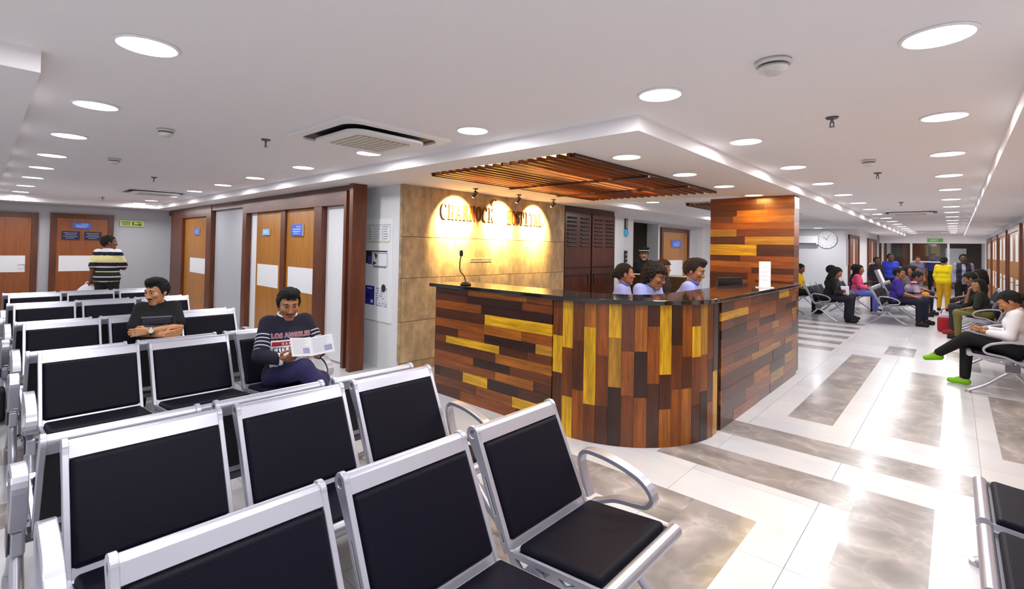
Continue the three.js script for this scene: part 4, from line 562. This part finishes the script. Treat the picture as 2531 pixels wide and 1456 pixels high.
{ const m = S('#ffffff', 0.9, { map: canvasTex(512, 512, (g, w, h) => { g.fillStyle = '#0c0c24'; g.fillRect(0, 0, w, h); g.textAlign = 'center'; g.font = 'bold 66px sans-serif'; g.lineWidth = 5; g.strokeStyle = '#dcd8e4'; g.fillStyle = '#8c2440'; g.strokeText('LOS ANGELES', 256, 142, 400); g.fillText('LOS ANGELES', 256, 142, 400); g.fillStyle = '#e6e6ee'; g.fillRect(54, 164, 404, 348); g.fillStyle = '#b02c3c'; g.fillRect(64, 182, 384, 46); g.fillStyle = '#f4f0f4'; g.font = 'bold 38px sans-serif'; g.fillText('★ K A N S A S ★', 256, 219, 360); g.fillStyle = '#1c1838'; g.font = 'bold 60px sans-serif'; g.fillText('CITY POWER', 256, 288, 380); g.fillStyle = '#2c2a78'; g.fillRect(90, 310, 70, 60); g.beginPath(); g.moveTo(90, 410); g.lineTo(150, 380); g.lineTo(210, 420); g.fill(); g.fillStyle = '#8a86a8'; for (let i = 0; i < 14; i++) g.fillRect(70 + 340 * rnd(), 330 + 160 * rnd(), 40 * rnd() + 8, 8); }) });
  scene.children.filter((c) => c.userData.label?.startsWith('seated man in a navy LOS')).forEach((c) => { c.traverse((q) => { if (q.name === 'sweater') q.material = m; }); for (const sg of [-1, 1]) { const a = V(sg * 0.153, 0.955, -0.056), b = V(sg * 0.235, 0.72, 0.08); for (let i = 0; i < 5; i++) { const p = a.clone().lerp(b, 0.42 + i * 0.11), r = new THREE.TorusGeometry(0.064 - i * 0.0016, 0.0055, 6, 26); r.lookAt(b.clone().sub(a)); r.translate(p.x, p.y, p.z); part('sleeve_stripe', r, clothMat('#c8c8d4'), c); } } });
  const pageMat = S('#ffffff', 0.8, { map: canvasTex(128, 128, (g, w, h) => { g.fillStyle = '#d2d3da'; g.fillRect(0, 0, w, h); g.fillStyle = '#a4a6b4'; for (let i = 0; i < 13; i++) g.fillRect(10, 12 + i * 8, 60 + 46 * rnd(), 3); g.fillStyle = '#8c90b0'; g.fillRect(74, 70, 44, 40); }) });
  const p = thing('paper_sheet', 'open folded white leaflet held by the man in the navy sweater', 'paper', [-3.98, 0, -1.7], E_ - 0.12); p.scale.setScalar(0.95);
  for (const sg of [-1, 1]) { const g = new THREE.BoxGeometry(0.17, 0.15, 0.0015); g.translate(sg * 0.085, 0, 0); g.rotateY(-sg * 0.3); g.rotateX(-0.5); g.translate(0.05, 0.815, 0.41); const pg = part('page', g, pageMat, p); } }
// --- behind the counter ---
const uniform = { shirt: '#98a4e4', collar: '#5c6ac6', sleeve: 0.5, pants: '#20243c', skin: '#a0684a' };
function stool(x, z, l) { const t = thing('counter_stool', l, 'stool', [x, 0, z]); part('seat', lathe([[0, 0.56], [0.16, 0.56], [0.18, 0.59], [0.17, 0.62], [0, 0.625]]), M.pad, t); part('stem', cyl(0.025, 0.025, 0.5, 0, 0.31, 0, 12), M.steelDark, t); part('foot_plate', lathe([[0, 0.0], [0.2, 0], [0.2, 0.012], [0.03, 0.05], [0, 0.05]]), M.steelDark, t); }
stool(-2.98, -5.2, 'black stool under the left receptionist'); stool(-2.45, -4.75, 'black stool under the curly-haired receptionist'); stool(-2.42, -5.6, 'black stool under the receptionist nearest the column');
person({ label: 'left receptionist in a blue shirt with hair tied back', at: [-2.98, -5.2], turn: 1.9, near: true, ...uniform, hipY: 0.68, headYaw: 0.35, hair: 'bun', lean: -0.08, scale: 0.98, joints: { anL: [0.1, 0.3, 0.34], anR: [-0.1, 0.3, 0.34] } });
person({ label: 'curly-haired receptionist in a pale blue shirt and glasses looking down', at: [-2.45, -4.75], turn: 1.45, near: true, ...uniform, hipY: 0.72, headYaw: 0.2, headPitch: 0.3, hair: 'curly', hairColor: '#1a0e0a', glasses: true, lean: -0.15, headOff: [0, -0.04, 0.05], joints: { anL: [0.1, 0.3, 0.34], anR: [-0.1, 0.3, 0.34] } });
person({ label: 'male receptionist in a blue shirt with short dark hair, leaning beside the column', at: [-2.42, -5.6], turn: 1.75, scale: 1.06, near: true, ...uniform, hipY: 0.66, headYaw: -0.05, headPitch: 0.3, hair: 'quiff', hairColor: '#150b09', lean: -0.3, joints: { anL: [0.1, 0.3, 0.34], anR: [-0.1, 0.3, 0.34] } });
person({ label: 'person with brown hair half hidden behind the curly-haired receptionist', at: [-3.1, -6.6], turn: 1.6, stand: true, scale: 0.86, shirt: '#2c2430', hairColor: '#3a2418', hair: 'curly', skin: '#96684a' });
person({ label: 'guard in black uniform and white-banded cap at the dark doorway', at: [-4.62, -9.0], turn: 0.5, stand: true, near: true, shirt: '#0b0a0e', sleeve: 0.95, pants: '#0c0c10', skin: '#a67c60', cap: true, moustache: true, collar: '#1a1a20', scale: 0.97 });
// --- corridor, left benches facing +x ---
const WAIT = 'people waiting in the corridor';
const sit = (label, x, z, o) => person({ label, at: [x, z], turn: (o.right ? -E_ : E_) + (o.tw || 0), group: WAIT, ...o });
sit('person in a bright yellow top seated just right of the wood column', -3.1, -14.6, { shirt: '#e2b400', pants: '#17131c', skin: '#7a4a34', headPitch: 0.35, lean: -0.12 });
sit('woman in black with long black hair bent forward on the first corridor bench', -2.2, -13.3, { shirt: '#08070a', sleeve: 0.95, pants: '#0a0a1c', hair: 'long', headPitch: 0.5, lean: -0.35, shoes: '#0a0a0c', flare: 0.07 });
sit('man in a dark blue shirt sitting behind the black-haired woman', -2.24, -13.9, { shirt: '#191a38', pants: '#10101c', skin: '#5a3a2a', headPitch: 0.2, lean: -0.02, headYaw: 0.3 });
sit('woman in a pink top and light blue jeans with hands on her lap', -1.95, -15.7, { shirt: '#dd4c78', sleeve: 0.8, pants: '#6c70c4', hair: 'long', headPitch: 0.15, lean: -0.1, shoes: '#b8b8c0' });
sit('man in a navy shirt reading a newspaper beside the pink top woman', -2.05, -16.3, { shirt: '#20204c', pants: '#16162c', skin: '#3c2620', headPitch: 0.3, joints: { wrL: [0.16, 0.78, 0.36], wrR: [-0.16, 0.78, 0.36], elL: [0.24, 0.7, 0.12], elR: [-0.24, 0.7, 0.12] } });
{ const p = thing('newspaper', 'large white newspaper held open in the corridor', 'newspaper', [-2.05, 0, -16.3], E_); for (const s of [-1, 1]) { const g = new THREE.BoxGeometry(0.3, 0.4, 0.002); g.translate(s * 0.15, 0, 0); g.rotateY(-s * 0.35); g.rotateX(-0.35); g.translate(0, 0.92, 0.5); part('sheet', g, M.paper, p); } }
{ const b = thing('shopping_bag', 'white printed paper bag beside the black-haired woman', 'bag', [-1.98, 0, -13.75], 0.3); part('bag_body', rbx(0.28, 0.24, 0.1, 0.01, 0, 0.66, 0), M.white, b); part('printed_mark', cyl(0.05, 0.05, 0.004, 0.03, 0.66, 0.051, 18, 'z'), clothMat('#a04a70'), b); }
sit('man in a purple shirt seated on the bench in the corridor', -1.0, -13.85, { shirt: '#3a2488', pants: '#15142a', headPitch: 0.1, lean: -0.12, headYaw: -0.2 });
sit('man in a grey and pink striped shirt leaning forward on his knees', -0.92, -14.4, { paint: (x, y) => { const q = (y * 14) % 3; return q < 0.5 ? '#b46a70' : q < 0.9 ? '#20223a' : '#b4aac0'; }, pants: '#20233c', skin: '#8a5a42', headPitch: 0.4, lean: -0.6, joints: { wrL: [0.08, 0.62, 0.5], wrR: [-0.06, 0.62, 0.5] } });
sit('child in a dark top with brown hair beside the striped shirt man', -1.0, -15.0, { shirt: '#3a2030', pants: '#1d1d3c', scale: 0.85, hairColor: '#241410', hair: 'long', headYaw: -0.5 });
sit('woman in a grey top with long dark hair on the crowded bench', -0.98, -16.25, { shirt: '#5c6070', pants: '#d08c1c', hair: 'long', lean: -0.05, sleeve: 0.3, flare: 0.075 });
sit('woman in dark red and navy on the crowded bench', -0.9, -16.8, { shirt: '#6a1420', pants: '#14143a', hair: 'long', lean: -0.15, sleeve: 0.3 });
sit('woman in a plum dress at the end of the crowded bench', -0.98, -17.4, { shirt: '#24141c', pants: '#8a4a5c', hair: 'bun', lean: -0.05 });
person({ label: 'standing man in a bright blue shirt with a dark jacket over his arm', at: [-1.45, -18.6], turn: 0.3, stand: true, shirt: '#2f3fc0', pants: '#1a1520', skin: '#5c3a2a', scale: 0.97, group: WAIT });
person({ label: 'standing woman in bright yellow seen from behind in the corridor', at: [-0.24, -18.2], turn: Math.PI - 0.3, stand: true, shirt: '#e4cc00', sleeve: 0.7, hem: 0.35, pants: '#c89a10', hair: 'bun', scale: 0.93, wide: 1.15, group: WAIT });
person({ label: 'standing man in a dark vest over a pale shirt in the corridor', at: [0.16, -17.6], turn: 0.1, stand: true, paint: (x) => (Math.abs(x) < 0.03 ? '#9a9ab8' : Math.abs(x) < 0.15 ? '#1c1c2c' : '#8a8a9c'), sleeve: 0.9, hem: 0.12, pants: '#120f12', skin: '#4c3226', scale: 0.98, group: WAIT });
person({ label: 'standing person in dark brown beside the man in bright blue', at: [-1.75, -18.2], turn: 0.6, stand: true, shirt: '#1e1420', sleeve: 0.9, pants: '#1a1412', skin: '#5c3a2a', scale: 0.9, group: WAIT });
person({ label: 'distant standing woman in a grey sari near the far bulkhead', at: [-1.0, -22.5], turn: 0.4, stand: true, shirt: '#5a5c78', pants: '#6a6478', hair: 'bun', scale: 0.92, flare: 0.08, group: WAIT });
person({ label: 'distant person in a blue-grey shirt at the end of the corridor', at: [-0.7, -27.5], turn: 0.2, stand: true, shirt: '#4a4a8c', pants: '#1c1c24', group: WAIT });
// --- corridor, right bench facing -x ---
sit('woman in a white top, black trousers and green shoes, legs crossed, at the right edge', 0.52, -7.92, { right: true, near: true, shirt: '#dcdce2', sleeve: 0.9, pants: '#08080c', shoes: '#7ac01e', skin: '#a8744c', hair: 'bun', headPitch: 0.6, lean: -0.02, scale: 0.94, headOff: [0, -0.03, 0.03], joints: { knL: [0.03, 0.62, 0.44], anL: [-0.12, 0.36, 0.72], knR: [-0.1, 0.55, 0.44], anR: [-0.1, 0.09, 0.46], wrL: [0.1, 0.72, 0.28], wrR: [-0.08, 0.74, 0.27] }, toes: { L: [-0.14, 0.28, 0.84] }, lift: ['L'], hands: { L: { palm: [-0.4, 1, 0], curl: 0.6 } } });
sit('girl in a dark green top and khaki trousers resting chin on hand', 0.42, -12.35, { right: true, shirt: '#1c2014', pants: '#6a6430', skin: '#9a6c4c', hair: 'long', headPitch: 0.1, headYaw: 0.5, lean: -0.2, scale: 0.9, joints: { elR: [-0.2, 0.68, 0.3], wrR: [-0.07, 0.95, 0.26] }, hands: { R: { dir: [0.1, 1, -0.1], palm: [0, 0, -1], curl: 0.8 } } });
sit('person in a charcoal jacket leaning over beside the girl', 0.4, -13.0, { right: true, shirt: '#1c1c20', sleeve: 0.95, pants: '#26262e', skin: '#8a6450', hair: 'short', headPitch: 0.5, lean: -0.35, shoes: '#8c1c24' });
sit('person in dark clothes seated deepest along the right wall', 0.42, -14.7, { right: true, shirt: '#241c24', pants: '#1c1a20', skin: '#6c4838', hair: 'long', headPitch: 0.2 });
{ const b = thing('handbag', 'red and white bag on the floor by the right wall bench', 'bag', [-0.12, 0, -13.25]); part('bag_body', rbx(0.3, 0.3, 0.16, 0.05, 0, 0.15, 0), clothMat('#a01c2c'), b); part('bag_top', rbx(0.26, 0.08, 0.14, 0.03, 0, 0.32, 0), clothMat('#c8b0bc'), b); part('strap', tube([[-0.1, 0.32, 0], [-0.06, 0.46, 0], [0.06, 0.46, 0], [0.1, 0.32, 0]], 0.008), clothMat('#a01c2c'), b); }
renderer.render(scene, camera);
